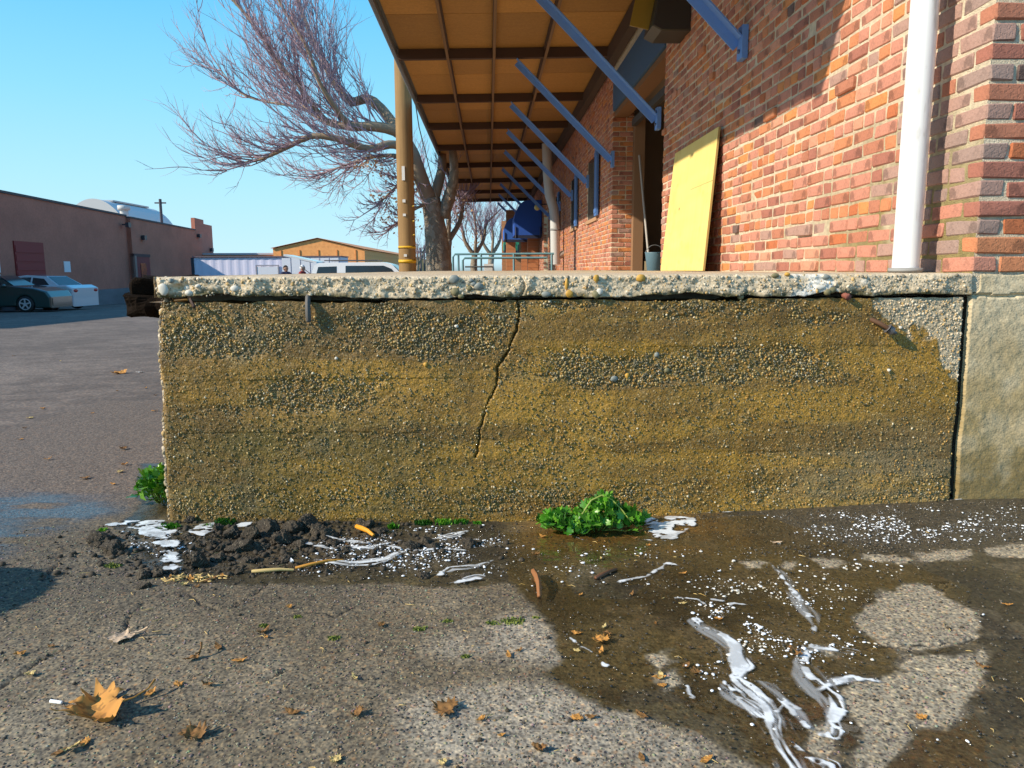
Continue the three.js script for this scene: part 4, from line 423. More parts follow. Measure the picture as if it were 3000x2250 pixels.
{
  const z = -22, w = (px, py, dz = 0) => [(px - 1431) / 100 * (1 - dz / 22), 1 + (790 - py) / 100 * (1 - dz / 22) * 1.0, z + dz], g0 = GY(z);
  bareTree('big bare tree with tan trunk and mauve twigs leaning out past the utility pole', [-1.4, g0, z], [
    { p: [[-1.35, g0 - .1, z], [-1.42, .6, z], w(1285, 740), w(1278, 660), w(1268, 590)], r0: .42, r1: .27 },
    { p: [w(1268, 605), w(1240, 530, .2), w(1215, 455, .4), w(1180, 408, .5), w(1115, 392, .7), w(1045, 392, .8), w(985, 380, .7), w(935, 348, .5), w(900, 300, .3)], r0: .22, r1: .05, n: 32, from: .42, len: 2.0, bias: [-.45, .75, 0] },
    { p: [w(1215, 455, .4), w(1160, 440, .9), w(1095, 452, 1.3), w(1010, 425, 1.6), w(940, 418, 1.7), w(870, 448, 1.6), w(800, 478, 1.4), w(740, 492, 1.2)], r0: .13, r1: .03, n: 44, from: .15, len: 1.3, bias: [-.7, 0, .1] },
    { p: [w(1180, 408, .5), w(1140, 350, .2), w(1098, 318, 0), w(1052, 325, -.2), w(1015, 285, -.4), w(985, 228, -.5), w(955, 168, -.6), w(930, 100, -.7), w(905, 20, -.8), w(890, -60, -.8)], r0: .17, r1: .03, n: 24, from: .3, len: 1.8, bias: [-.25, .85, 0] },
    { p: [w(985, 380, .7), w(945, 335, .9), w(912, 285, 1), w(862, 230, 1.1), w(800, 132, 1.1), w(742, 62, 1.1), w(680, 0, 1.1), w(640, -60, 1.1)], r0: .075, r1: .02, n: 22, from: .1, len: 1.5, bias: [-.5, .6, 0] },
    { p: [w(935, 348, .5), w(880, 335, 0), w(815, 325, -.5), w(745, 300, -.9), w(670, 200, -1.2)], r0: .05, r1: .012, n: 16, from: .1, len: 1.3, bias: [-.75, .35, 0] },
    { p: [w(1045, 392, .8), w(1000, 330, 1.3), w(965, 270, 1.6), w(935, 180, 1.8), w(870, 70, 2), w(820, -40, 2)], r0: .07, r1: .02, n: 20, from: .15, len: 1.6, bias: [-.3, .8, 0] },
    { p: [w(1275, 600), w(1300, 510, -.3), w(1308, 450, -.6), w(1345, 425, -.9), w(1400, 415, -1.2)], r0: .16, r1: .05, n: 10, from: .4, len: 1.2, bias: [0, .8, 0] },
    { p: [w(1300, 640), w(1322, 580), w(1335, 520, .2), w(1330, 440, .3), w(1310, 360, .3)], r0: .2, r1: .07, n: 8, from: .4, len: 1.4, bias: [-.1, .8, 0], bark: true },
    { p: [w(1225, 480, .3), w(1150, 470, -.5), w(1080, 480, -1), w(1020, 500, -1.3), w(960, 520, -1.5)], r0: .07, r1: .015, n: 26, from: .1, len: 1.25, bias: [-.5, -.5, 0] },
    { p: [w(1240, 530, .2), w(1195, 540, .5), w(1150, 575, .7), w(1115, 610, .8)], r0: .06, r1: .014, n: 14, from: .05, len: .75, bias: [-.3, -.5, 0] },
    { p: [w(1262, 600, .1), w(1220, 620, .5), w(1180, 650, .7), w(1140, 675, .8)], r0: .05, r1: .012, n: 12, from: .05, len: .6, bias: [-.3, -.3, 0] }],
    { seed: 11, levels: 3, k1: 7, k2: 4, lift: 1, leaves: [[w(1120, 500), .55, 90], [w(1180, 560), .6, 120], [w(1130, 585), .4, 60], [w(1140, 640), .45, 70], [w(1200, 660), .5, 60], [w(1085, 490), .4, 40], [w(1340, 600), .6, 60]] });
  const sm = (label, x, zz, s, seed, h) => { const b = GY(zz), q = (a, c, d = 0) => [x + a * s, b + c * s, zz + d * s]; bareTree(label, [x, b, zz], [
    { p: [q(0, -.1), q(.05, 1), q(-.05, 2), q(.02, 2.8)], r0: .26 * s, r1: .16 * s },
    { p: [q(.02, 2.6), q(-.5, 3.4, .2), q(-.7, 4.3, .3), q(-1.1, 5.2, .3)], r0: .13 * s, r1: .03, n: 14, from: .2, len: 1.5 * s, bias: [-.3, .7, 0] },
    { p: [q(.02, 2.7), q(.5, 3.5, -.2), q(.7, 4.4, -.3), q(1.3, 5.0, -.3)], r0: .13 * s, r1: .03, n: 14, from: .2, len: 1.5 * s, bias: [.35, .7, 0] },
    { p: [q(.02, 2.7), q(.1, 3.8, .3), q(0, 5, .5)], r0: .1 * s, r1: .03, n: 14, from: .2, len: 1.4 * s, bias: [0, .9, 0] }], { seed, levels: 3, k1: 6, k2: 3, leaves: [[q(0, 3.6), 1.2 * s, 90]] }); };
  sm('smaller bare tree with two spreading limbs just behind the pipe railing', -1.55, -29, .95, 21); sm('slim bare street tree seen between railing and blue canopy', -.7, -38, .9, 31); sm('far bare tree with rusty leaves left of the green canopy', .2, -52, 1.1, 41); sm('small far bare tree with twiggy crown beyond the brown warehouse side', -7, -75, .9, 51);
}
{ // pipe railing at the end of the dock
  const t = thing('pipe_railing', 'pale blue green pipe railing at the far end of the dock', 'railing', [.3, GY(-18), -18]); const m = std(.16, .32, .36, .5), b = GY(-18);
  part(t, 'top_rail', tube([[-.85, b, -18.2], [-.85, 1.3, -18.2], [-.8, 1.37, -18.2], [1.55, 1.37, -18]], .026, 8), m); part(t, 'middle_rail', tube([[-.6, b, -17.7], [-.6, 1.22, -17.7], [-.55, 1.27, -17.7], [1.35, 1.27, -17.6]], .026, 8), m);
  for (const [x, z, y] of [[-.72, -18.2, 1.37], [-.18, -18.1, 1.37], [.6, -18.05, 1.37], [1.5, -18, 1.37]]) part(t, 'post', cyl([x, b, z], [x, y, z], .026, 8), m); part(t, 'lower_rail', cyl([-.55, 1.07, -17.7], [.1, 1.07, -17.7], .018, 6), std(.1, .1, .1));
}
{ // fat drain pipe further along the wall
  const t = thing('drain_pipe', 'thick grey drainpipe with elbow further along the brick wall', 'drainpipe', [1.72, .98, -20]); const m = std(.55, .55, .53, .6);
  part(t, 'pipe', tube([[1.52, 4.2, -20], [1.55, 3.4, -20], [1.6, 2.9, -20], [1.7, 2.6, -20], [1.74, 2.3, -20], [1.76, 1.13, -20]], .125, 16), m); part(t, 'elbow', tube([[1.76, 1.3, -20], [1.85, 1.36, -20], [2.0, 1.4, -20]], .09, 12), std(.4, .37, .32, .7)); part(t, 'strap', cyl([1.74, 2.0, -20], [1.745, 2.05, -20], .13, 16), std(.3, .3, .3));
}
{ // shopfront bay further along: brick piers, blue and green canvas canopies
  const pm = std(.5, .21, .09, .9), canv = (r, g, b) => std(r, g, b, .8);
  const pier = (x, z, label) => { const t = thing('brick_pier', label, 'pier', [x, GY(z), z], 'brick piers of the far shopfront'); const L = []; const b = GY(z); for (let k = 0, y = b; y < 3.6; k++, y += .2) L.push(box(x - .22 + (k % 2) * .006, x + .22 - (k % 2) * .006, y, y + .19, z - .2, z + .2)); part(t, 'brickwork', merge(L), pm).userData.kind = 'stuff'; part(t, 'core', box(x - .2, x + .2, b, 3.6, z - .18, z + .18), std(.5, .42, .32)); return t; };
  const pl = 'tall brick pier standing under the blue and green canopies'; pier(1.75, -30, pl); pier(1.05, -36, pl); pier(1.75, -36, pl); pier(.95, -42, pl); pier(1.7, -42, pl);
  const canopy = (name, label, x0, x1, y0, y1, z0, z1, m) => { const t = thing(name, label, 'canopy', [x0, y0, z0]); const s = new THREE.Shape(); s.moveTo(x0, y0); s.lineTo(x0, y0 + .45 * (y1 - y0)); s.quadraticCurveTo(x0 + .1 * (x1 - x0), y1, x0 + .55 * (x1 - x0), y1); s.lineTo(x1, y1); s.lineTo(x1, y0); s.lineTo(x0, y0); const g = new THREE.ExtrudeGeometry(s, { depth: z1 - z0, bevelEnabled: false }); g.translate(0, 0, z0); part(t, 'canvas', g, m); part(t, 'valance', box(x0 - .01, x1, y0 - .12, y0 - .004, z1 - .02, z1 + .01), std(.015, .02, .05, .8)); for (const x of [x0 + .05, x1 - .05]) part(t, 'frame', cyl([x, y0 - .1, z1 + .02], [x, y0 + .3, z1 + .02], .02, 6), std(.05, .06, .1)); };
  canopy('blue_canopy', 'blue canvas canopy jutting from the far brick wall', .95, 1.95, 2.25, 3.5, -30.5, -28, canv(.02, .09, .42)); canopy('blue_canopy', 'lower blue canvas canopy behind the bigger blue one', .7, 1.9, 2.35, 3.35, -37, -34.5, canv(.03, .13, .5)); canopy('green_canopy', 'small green canvas canopy beyond the blue ones', .8, 1.6, 2.0, 2.8, -42, -40, canv(.02, .24, .14));
  const t = thing('globe_lamp', 'small yellowish globe lamp on the far brick wall', 'lamp', [1.75, 2.9, -25]); part(t, 'globe', new THREE.SphereGeometry(.1, 14, 10).translate(1.6, 3.0, -25), std(.75, .6, .2, .3)); part(t, 'arm', cyl([1.98, 3.1, -25], [1.6, 3.1, -25], .018, 6), std(.05, .05, .05));
  const bx = thing('cabinet', 'small white utility cabinet beyond the railing', 'cabinet', [-.05, GY(-33), -33]); part(bx, 'case', box(-.2, .2, GY(-33), 1.25, -33.2, -32.8), std(.75, .74, .7)); part(bx, 'door', box(-.16, .16, GY(-33) + .2, 1.15, -32.795, -32.785), std(.7, .7, .66));
}
/* buildings across the lot */
const stucco = (r, g, b, s) => new THREE.MeshStandardMaterial({ map: texRGB(512, 256, (u, v) => { const n = tfbm(u, v, 6, 5, s), m = tn(u, v, 120, s + 2); let c = [r, g, b].map(q => q * (.78 + .44 * n) * (.92 + .16 * m)); return c; }), roughness: .92 });
{
  const WX = t => -16.13 - .108 * (t - 26), L = (a, b, y0, y1, off = 0, th = .3) => { const K = 1.22, A = [WX(a) * K, 0, -a * K], B = [WX(b) * K, 0, -b * K]; y0 = y0 < -.5 ? -1.3 : 1 + (y0 - 1) * K; y1 = 1 + (y1 - 1) * K; const g = new THREE.BufferGeometry(), nx = .994 * off, nz = .107 * off; const p = [[A[0] + nx, y0, A[2] + nz], [B[0] + nx, y0, B[2] + nz], [B[0] + nx, y1, B[2] + nz], [A[0] + nx, y1, A[2] + nz]], q = p.map(v => [v[0] - .994 * th, v[1], v[2] - .107 * th]); const P = [], I = [], U = []; const quad = (w, x, y, z) => { const k = P.length / 3; P.push(...w, ...x, ...y, ...z); U.push(0, 0, (b - a) / 6, 0, (b - a) / 6, .7, 0, .7); I.push(k, k + 1, k + 2, k, k + 2, k + 3); }; quad(p[0], p[1], p[2], p[3]); quad(q[1], q[0], q[3], q[2]); quad(p[3], p[2], q[2], q[3]); quad(p[1], p[0], q[0], q[1]); quad(p[0], p[3], q[3], q[0]); quad(p[2], p[1], q[1], q[2]); g.setAttribute('position', new THREE.Float32BufferAttribute(P, 3)); g.setAttribute('uv', new THREE.Float32BufferAttribute(U, 2)); g.setIndex(I); g.computeVertexNormals(); return g; };
  const b = thing('stucco_warehouse', 'long low reddish brown warehouse in shade behind the parked cars', 'building', [WX(36) * 1.22, -.8, -44]), g0 = -.62;
  part(b, 'wall', L(12, 37.3, .22, 3.6), stucco(.46, .165, .11, 301)); part(b, 'wall', L(37.3, 52.8, .22, 3.52, .25), stucco(.44, .16, .105, 305)); part(b, 'base', L(12, 52.8, g0, .22, .3), stucco(.16, .16, .17, 309)); part(b, 'parapet', L(48.6, 50.7, 3.52, 4.3, .25), stucco(.44, .16, .105, 311)); part(b, 'parapet', L(50.7, 52.8, 3.52, 4.05, .25), stucco(.44, .16, .105, 311));
  part(b, 'coping', L(12, 37.3, 3.6, 3.68, .06), std(.1, .08, .08)); part(b, 'coping', L(37.3, 48.6, 3.52, 3.6, .3), std(.1, .08, .08)); part(b, 'end_wall', box(WX(52.8) * 1.22 - 14, WX(52.8) * 1.22, -1.3, 3.9, -64.8, -64.4), std(.34, .16, .11)); part(b, 'roof', box(WX(52) * 1.22 - 14, WX(52) * 1.22 - .6, 3.6, 3.7, -64, -15), std(.25, .25, .25));
  const rd = part(b, 'roller_door', L(26.5, 28.6, g0, 2.05, .05), std(.26, .022, .02, .7)); rd.userData.label = 'dark red roller door behind the cars'; for (let k = 0; k < 8; k++) part(rd, 'slat', L(26.55, 28.55, -.5 + k * .31, -.26 + k * .31, .07, .04), std(.27, .024, .022, .7));
  const dr = part(b, 'door', L(37.6, 39.5, g0, 1.7, .32), std(.2, .025, .03, .7)); part(dr, 'frame', L(37.3, 37.55, g0, 1.75, .36), std(.3, .2, .17)); part(dr, 'frame', L(37.3, 39.6, 1.7, 1.85, .34), std(.1, .05, .05)); part(dr, 'pane', L(38.1, 38.9, .5, 1.4, .345, .02), std(.04, .02, .03, .2));
  part(b, 'sign_plate', L(25.0, 25.5, .98, 1.42, .03, .025), std(.75, .74, .78)); part(b, 'sign_plate', L(30.2, 30.75, .98, 1.4, .03, .025), std(.75, .74, .78)); part(b, 'door_frame_post', L(51.5, 51.8, g0, 2, .3), std(.06, .03, .04));
  for (const [t, y] of [[36.5, 3.05], [38.6, 2.55], [48.9, 3.1], [51.8, 2.3]]) part(b, 'wall_light', merge([L(t, t + .35, y, y + .22, .5, .2), L(t + .1, t + .2, y + .1, y + .16, .35, .3)]), std(.05, .05, .06, .5));
  part(b, 'vent', merge([cyl([-25.2, 3.6, -54], [-25.2, 5.2, -54], .27, 12), cyl([-25.2, 5.2, -54], [-25.2, 5.5, -54], .4, 12)]), std(.6, .58, .55));
  const ar = thing('arched_roof_shed', 'pale arched metal roof showing behind the brown warehouse', 'building', [-37.9, -1, -82]); const s = new THREE.Shape(); s.moveTo(-6, 0); s.lineTo(-6, 3.4); s.absarc(0, -.6, Math.hypot(6, 4), Math.PI - Math.atan2(4, 6), Math.atan2(4, 6), true); s.lineTo(6, 0); s.lineTo(-6, 0); const eg = new THREE.ExtrudeGeometry(s, { depth: 12, bevelEnabled: false }); eg.scale(.56, 1, 1); eg.translate(-38.4, 1.4, -88); part(ar, 'shell', eg, std(.62, .6, .58, .6)); part(ar, 'ridge_vent', box(-38.4, -37.4, 7.9, 8.05, -86, -78), std(.5, .5, .5));
  const pp = thing('distant_utility_pole', 'thin dark pole rising behind the warehouse roof', 'utility pole', [-29.4, -1, -70]); part(pp, 'shaft', cyl([-29.4, -1, -70], [-29.4, 7.4, -70], .13, 8), std(.1, .08, .09)); part(pp, 'crossarm', box(-29.9, -28.9, 7.0, 7.12, -70.05, -69.95), std(.1, .08, .09));
}
{
  const g0 = -.82, t = thing('shipping_container', 'long pale lavender corrugated container with a small door', 'container', [-13, g0, -45]), m = std(.72, .7, .84, .6), m2 = std(.74, .75, .8, .6);
  const s = new THREE.Shape(), n = 70; s.moveTo(-17.2, 0); for (let k = 0; k <= n; k++) s.lineTo(-17.2 + 8.5 * k / n, (k % 4 < 2 ? .014 : 0)); s.lineTo(-8.7, -2.4); s.lineTo(-17.2, -2.4); const g = new THREE.ExtrudeGeometry(s, { depth: 2.6, bevelEnabled: false }); g.rotateX(-Math.PI / 2); g.scale(1, 1, -1); g.translate(0, g0, -45); { const ix = g.index; const p = g.attributes.position; for (let i = 0; i < p.count; i += 3) { const a = [p.getX(i), p.getY(i), p.getZ(i)]; p.setXYZ(i, p.getX(i + 1), p.getY(i + 1), p.getZ(i + 1)); p.setXYZ(i + 1, ...a); } g.computeVertexNormals(); } part(t, 'shell', g, m);
  part(t, 'roof_edge', box(-17.25, -8.65, g0 + 2.61, g0 + 2.67, -47.4, -44.9), std(.16, .12, .14)); part(t, 'corner_post', box(-17.35, -17.2, g0, g0 + 2.6, -45.1, -44.9), std(.05, .05, .06)); const d = part(t, 'door', box(-13.55, -12.35, g0 + .1, g0 + 2.05, -44.94, -44.9), m2); part(d, 'frame', merge([box(-13.62, -13.56, g0, g0 + 2.1, -44.93, -44.88), box(-12.34, -12.28, g0, g0 + 2.1, -44.93, -44.88), box(-13.62, -12.28, g0 + 2.1, g0 + 2.16, -44.93, -44.88)]), std(.3, .3, .34));
  for (let k = 0; k < 6; k++) part(t, 'panel', box(-12.1 + k * .56, -11.6 + k * .56, g0 + .1, g0 + 2.55, -44.945, -44.92), m2);
  const g1 = -1.0, o = thing('gabled_warehouse', 'orange gabled warehouse far across the parking lot', 'building', [-13, g1, -60]); const gs = new THREE.Shape(); gs.moveTo(-16.8, 0); gs.lineTo(-16.8, 3.7); gs.lineTo(-13.3, 4.45); gs.lineTo(-9.7, 3.6); gs.lineTo(-9.7, 0); const gg = new THREE.ExtrudeGeometry(gs, { depth: 60, bevelEnabled: false }); gg.translate(0, g1, -120); part(o, 'walls', gg, stucco(.95, .4, .13, 321)); part(o, 'roof', merge([bar([-16.95, g1 + 3.74, -90], [-13.3, g1 + 4.52, -90], 60.3, .02), bar([-13.3, g1 + 4.52, -90], [-9.6, g1 + 3.64, -90], 60.3, .02)]), std(.7, .3, .12)); for (let k = 0; k < 5; k++) part(o, 'rib', box(-16.2 + k * 1.45, -16.15 + k * 1.45, g1, g1 + 3.6, -59.99, -59.95), std(.55, .22, .06));
  part(o, 'annex', box(-24, -16.9, g1, g1 + 3.25, -75, -61), std(.66, .4, .25)); part(o, 'annex_roof', box(-24.2, -16.85, g1 + 3.26, g1 + 3.4, -75.1, -60.9), std(.5, .5, .55));
}
for (const [x, z, h] of [[-7.3, -82, 7.5], [-7.0, -100, 9], [-8.4, -100, 8.4]]) { const t = thing('distant_utility_pole', 'thin far utility pole with crossarms beyond the brown warehouse side', 'utility pole', [x, -.6, z], 'far utility poles'); part(t, 'shaft', cyl([x, -.6, z], [x, h - 4.2, z], .12, 6), std(.14, .12, .12)); for (const d of [.4, 1]) part(t, 'crossarm', box(x - .9, x + .9, h - 4.2 - d, h - 4.1 - d, z - .06, z + .06), std(.14, .12, .12)); }
/* vehicles */
function car(name, label, cat, pos, turn, o) {
  const t = thing(name, label, cat, pos, undefined, turn), paint = new THREE.MeshPhysicalMaterial({ color: C(...o.c), roughness: .3, clearcoat: 1, clearcoatRoughness: .08 }), glass = new THREE.MeshStandardMaterial({ color: C(.03, .04, .045), roughness: .06 }), blk = std(.02, .02, .02, .7), chrome = std(.5, .5, .52, .3);
  const W = o.w / 2, ext = (pts, d, bev) => { const s = new THREE.Shape(); pts.forEach((p, i) => i ? s.lineTo(...p) : s.moveTo(...p)); const g = new THREE.ExtrudeGeometry(s, { depth: d, bevelEnabled: true, bevelSize: bev, bevelThickness: bev, bevelSegments: 3, curveSegments: 12 }); g.translate(0, 0, -d / 2); return g; };
  // lower body with wheel arches
  const s = new THREE.Shape(), B = o.body; s.moveTo(...B[0]); for (const p of B.slice(1)) s.lineTo(...p); const by = o.sill; s.lineTo(B[B.length - 1][0], by); for (const wx of [...o.wheels].sort((a, b) => b - a)) { s.lineTo(wx + o.r + .07, by); s.absarc(wx, o.r, o.r + .06, -.05, Math.PI + .05, false); } s.lineTo(B[0][0], by); s.lineTo(...B[0]);
  const bg = new THREE.ExtrudeGeometry(s, { depth: o.w - .2, bevelEnabled: true, bevelSize: .06, bevelThickness: .1, bevelSegments: 4, curveSegments: 10 }); bg.translate(0, 0, -(o.w - .2) / 2); const body = part(t, 'body', bg, paint, false);
  // tapered cabin
  const cb = o.cabin, yb = Math.min(...cb.map(p => p[1])), yt = Math.max(...cb.map(p => p[1])); const hw = y => mix(W - .06, W * o.taper, (y - yb) / (yt - yb)); const taper = (g, off = 0) => { const p = g.attributes.position; for (let i = 0; i < p.count; i++) { const sgn = Math.sign(p.getZ(i)); p.setZ(i, sgn * (hw(p.getY(i)) + off) * Math.min(1, Math.abs(p.getZ(i)))); } g.computeVertexNormals(); return g; };
  const flat = (pts, d) => { const q = new THREE.Shape(); pts.forEach((p, i) => i ? q.lineTo(...p) : q.moveTo(...p)); const g = new THREE.ExtrudeGeometry(q, { depth: d, bevelEnabled: false }); g.translate(0, 0, -d / 2); return g; };
  part(t, 'cabin', taper(flat(cb, 2)), paint, false); for (const w of o.win) { for (const sg of [-1, 1]) { const g = flat(w, .001), p = g.attributes.position; for (let i = 0; i < p.count; i++) p.setZ(i, sg * (hw(p.getY(i)) + .006 + (p.getZ(i) * sg > 0 ? .003 : 0))); g.computeVertexNormals(); part(t, 'side_window', g, glass, false); } }
  for (const [n, a, b] of o.glass) { const g = new THREE.BufferGeometry(), d = [b[1] - a[1], a[0] - b[0]], l = Math.hypot(...d), nx = d[0] / l * .012 * (o.flip && n === 'windshield' ? 1 : 1), sgn = n === 'windshield' ? Math.sign(o.nose) : -Math.sign(o.nose), ox = sgn * Math.abs(d[0]) / l * .012, oy = Math.abs(d[1]) / l * .012; const P = [[a, .92], [b, .92]], v = []; const A = [a[0] + ox, a[1] + oy], Bq = [b[0] + ox, b[1] + oy]; v.push(A[0], A[1], -hw(a[1]) * .92, A[0], A[1], hw(a[1]) * .92, Bq[0], Bq[1], hw(b[1]) * .92, Bq[0], Bq[1], -hw(b[1]) * .92); g.setAttribute('position', new THREE.Float32BufferAttribute(v, 3)); g.setIndex([0, 1, 2, 0, 2, 3]); g.computeVertexNormals(); part(t, n, g, glass, false); }
  const tp = [[.12, -.1], [o.r - .06, -.11], [o.r - .015, -.09], [o.r, -.05], [o.r, .05], [o.r - .015, .09], [o.r - .06, .11], [.12, .1]].map(p => new THREE.Vector2(...p)), tg = new THREE.LatheGeometry(tp, 26); tg.rotateX(Math.PI / 2); const rg = []; for (let k = 0; k < 5; k++) { const g = new THREE.BoxGeometry(.05, o.r * .62, .03); g.translate(0, o.r * .33, 0); g.rotateZ(k * Math.PI * 2 / 5); rg.push(g); } rg.push(new THREE.TorusGeometry(o.r * .64, .022, 6, 24), new THREE.CylinderGeometry(.06, .06, .04, 12).rotateX(Math.PI / 2)); const rim = merge(rg);
  for (const wx of o.wheels) for (const sg of [-1, 1]) { const w = new THREE.Group(); w.name = 'wheel'; w.position.set(wx, o.r, sg * (W - .1)); t.add(w); part(w, 'tyre', tg, blk, false); const r = part(w, 'rim', rim, chrome, false); r.position.z = sg * .1; }
  for (const [n, x, y, z, w, h, m] of o.lights) for (const sg of [-1, 1]) { const g = new THREE.SphereGeometry(1, 12, 8); g.scale(.07, h / 2, w / 2); g.translate(x, y, sg * z); part(t, n, g, m, false); }
  part(t, 'bumper', ext([[B[B.length - 1][0] - .1, o.sill], [B[B.length - 1][0] + .05, o.sill + .05], [B[B.length - 1][0] + .05, o.sill + .28], [B[B.length - 1][0] - .1, o.sill + .3]], o.w - .3, .03), o.bump || paint, false); part(t, 'underbody', new THREE.BoxGeometry(Math.abs(B[0][0] - B[B.length - 1][0]) - .5, .2, o.w - .5).translate(0, .3, 0), blk, false);
  for (const sg of [-1, 1]) part(t, 'mirror', new THREE.SphereGeometry(1, 10, 8).scale(.08, .07, .1).translate(o.mirror[0], o.mirror[1], sg * (W + .08)), paint, false);
  return t;
}
const red = std(.5, .03, .02, .25), white = std(.8, .8, .78, .15), amber = std(.7, .25, .03, .3);
const sedan = c => ({ c, w: 1.76, r: .31, sill: .22, nose: 1, wheels: [-1.32, 1.38], taper: .68, body: [[-2.2, .5], [-2.22, .86], [-2.0, .96], [-1.2, .97], [.9, .95], [1.7, .86], [2.12, .74], [2.24, .55]], cabin: [[-1.75, .93], [-1.05, 1.38], [-.2, 1.43], [.35, 1.36], [1.05, .93]], win: [[[-1.3, .98], [-.98, 1.28], [-.5, 1.33], [-.5, .98]], [[-.42, .98], [-.42, 1.34], [-.1, 1.34], [.28, 1.29], [.7, .98]]], glass: [['windshield', [1.02, .96], [.4, 1.35]], ['rear_window', [-1.68, .97], [-1.08, 1.36]]], lights: [['headlight', 2.14, .68, .62, .4, .16, white], ['tail_light', -2.24, .8, .66, .34, .16, red]], mirror: [.72, 1.0] });
car('parked_car', 'dark green sedan parked in front of the red roller door', 'car', [-18.8, GY(-29.6), -29.6], .06, sedan([.015, .045, .04]));
car('parked_car', 'silver white sedan showing its red tail light beside the dark one', 'car', [-19.0, GY(-32.2), -32.2], Math.PI - .1, sedan([.62, .63, .66]));
{
  const o = { c: [.78, .78, .77], w: 1.95, r: .37, sill: .3, nose: 1, wheels: [-1.5, 1.5], taper: .78, body: [[-2.4, .55], [-2.45, 1.1], [-2.3, 1.18], [1.1, 1.15], [2.3, 1.08], [2.45, .9], [2.5, .6]], cabin: [[-2.38, 1.12], [-2.2, 1.72], [-2.0, 1.84], [.5, 1.86], [.85, 1.78], [1.55, 1.12]], win: [[[-2.15, 1.2], [-2.02, 1.68], [-1.3, 1.7], [-1.3, 1.2]], [[-.95, 1.2], [-.95, 1.72], [.55, 1.72], [.85, 1.6], [1.2, 1.2]]], glass: [['windshield', [1.5, 1.18], [.9, 1.76]], ['rear_window', [-2.36, 1.2], [-2.22, 1.68]]], lights: [['headlight', 2.4, .85, .7, .36, .2, white], ['tail_light', -2.44, .95, .85, .16, .4, red]], mirror: [1.15, 1.25], bump: std(.2, .2, .2) };
  const t = car('white_suv', 'white sport utility vehicle parked with its rear hatch raised', 'car', [-5.35 + .65, GY(-31), -31], 0, o); const hatch = new THREE.Group(); hatch.name = 'hatch'; hatch.position.set(-2.1, 1.86, 0); hatch.rotation.z = -.22; t.add(hatch); part(hatch, 'panel', new THREE.BoxGeometry(1.3, .07, 1.5).translate(-.65, 0, 0), new THREE.MeshPhysicalMaterial({ color: C(.7, .7, .72), roughness: .3, clearcoat: 1 }), false); part(hatch, 'rear_window', new THREE.BoxGeometry(.5, .02, 1.2).translate(-.45, -.045, 0), std(.03, .03, .035, .1), false); part(t, 'gas_strut', cyl([-2.28, 1.35, .7], [-2.75, 1.72, .7], .015, 6), std(.1, .1, .1), false);
  for (const sg of [-1, 1]) part(t, 'roof_rail', cyl([-1.8, 1.93, sg * .68], [.3, 1.93, sg * .68], .02, 6), std(.1, .1, .1), false);
}
/* two people by the raised hatch */
function field(res, half, dist) { const mc = new MarchingCubes(res, new THREE.MeshBasicMaterial(), false, false, 200000); mc.isolation = 0; const n = res; for (let k = 0; k < n; k++) for (let j = 0; j < n; j++) for (let i = 0; i < n; i++) mc.field[k * n * n + j * n + i] = -dist((i - n / 2) / (n / 2) * half, (j - n / 2) / (n / 2) * half, (k - n / 2) / (n / 2) * half); mc.update(); const c = mc.count, g = new THREE.BufferGeometry(); g.setAttribute('position', new THREE.BufferAttribute(new Float32Array(mc.positionArray.slice(0, c * 3)), 3)); g.setAttribute('normal', new THREE.BufferAttribute(new Float32Array(mc.normalArray.slice(0, c * 3)), 3)); g.scale(half, half, half); return g; }
function capD(x, y, z, a, b, ra, rb) { const dx = b[0] - a[0], dy = b[1] - a[1], dz = b[2] - a[2], t = clamp(((x - a[0]) * dx + (y - a[1]) * dy + (z - a[2]) * dz) / (dx * dx + dy * dy + dz * dz)); return Math.hypot(x - a[0] - dx * t, y - a[1] - dy * t, z - a[2] - dz * t) - mix(ra, rb, t); }
const smin = (a, b, k) => { const h = clamp(.5 + .5 * (b - a) / k); return mix(b, a, h) - k * h * (1 - h); };
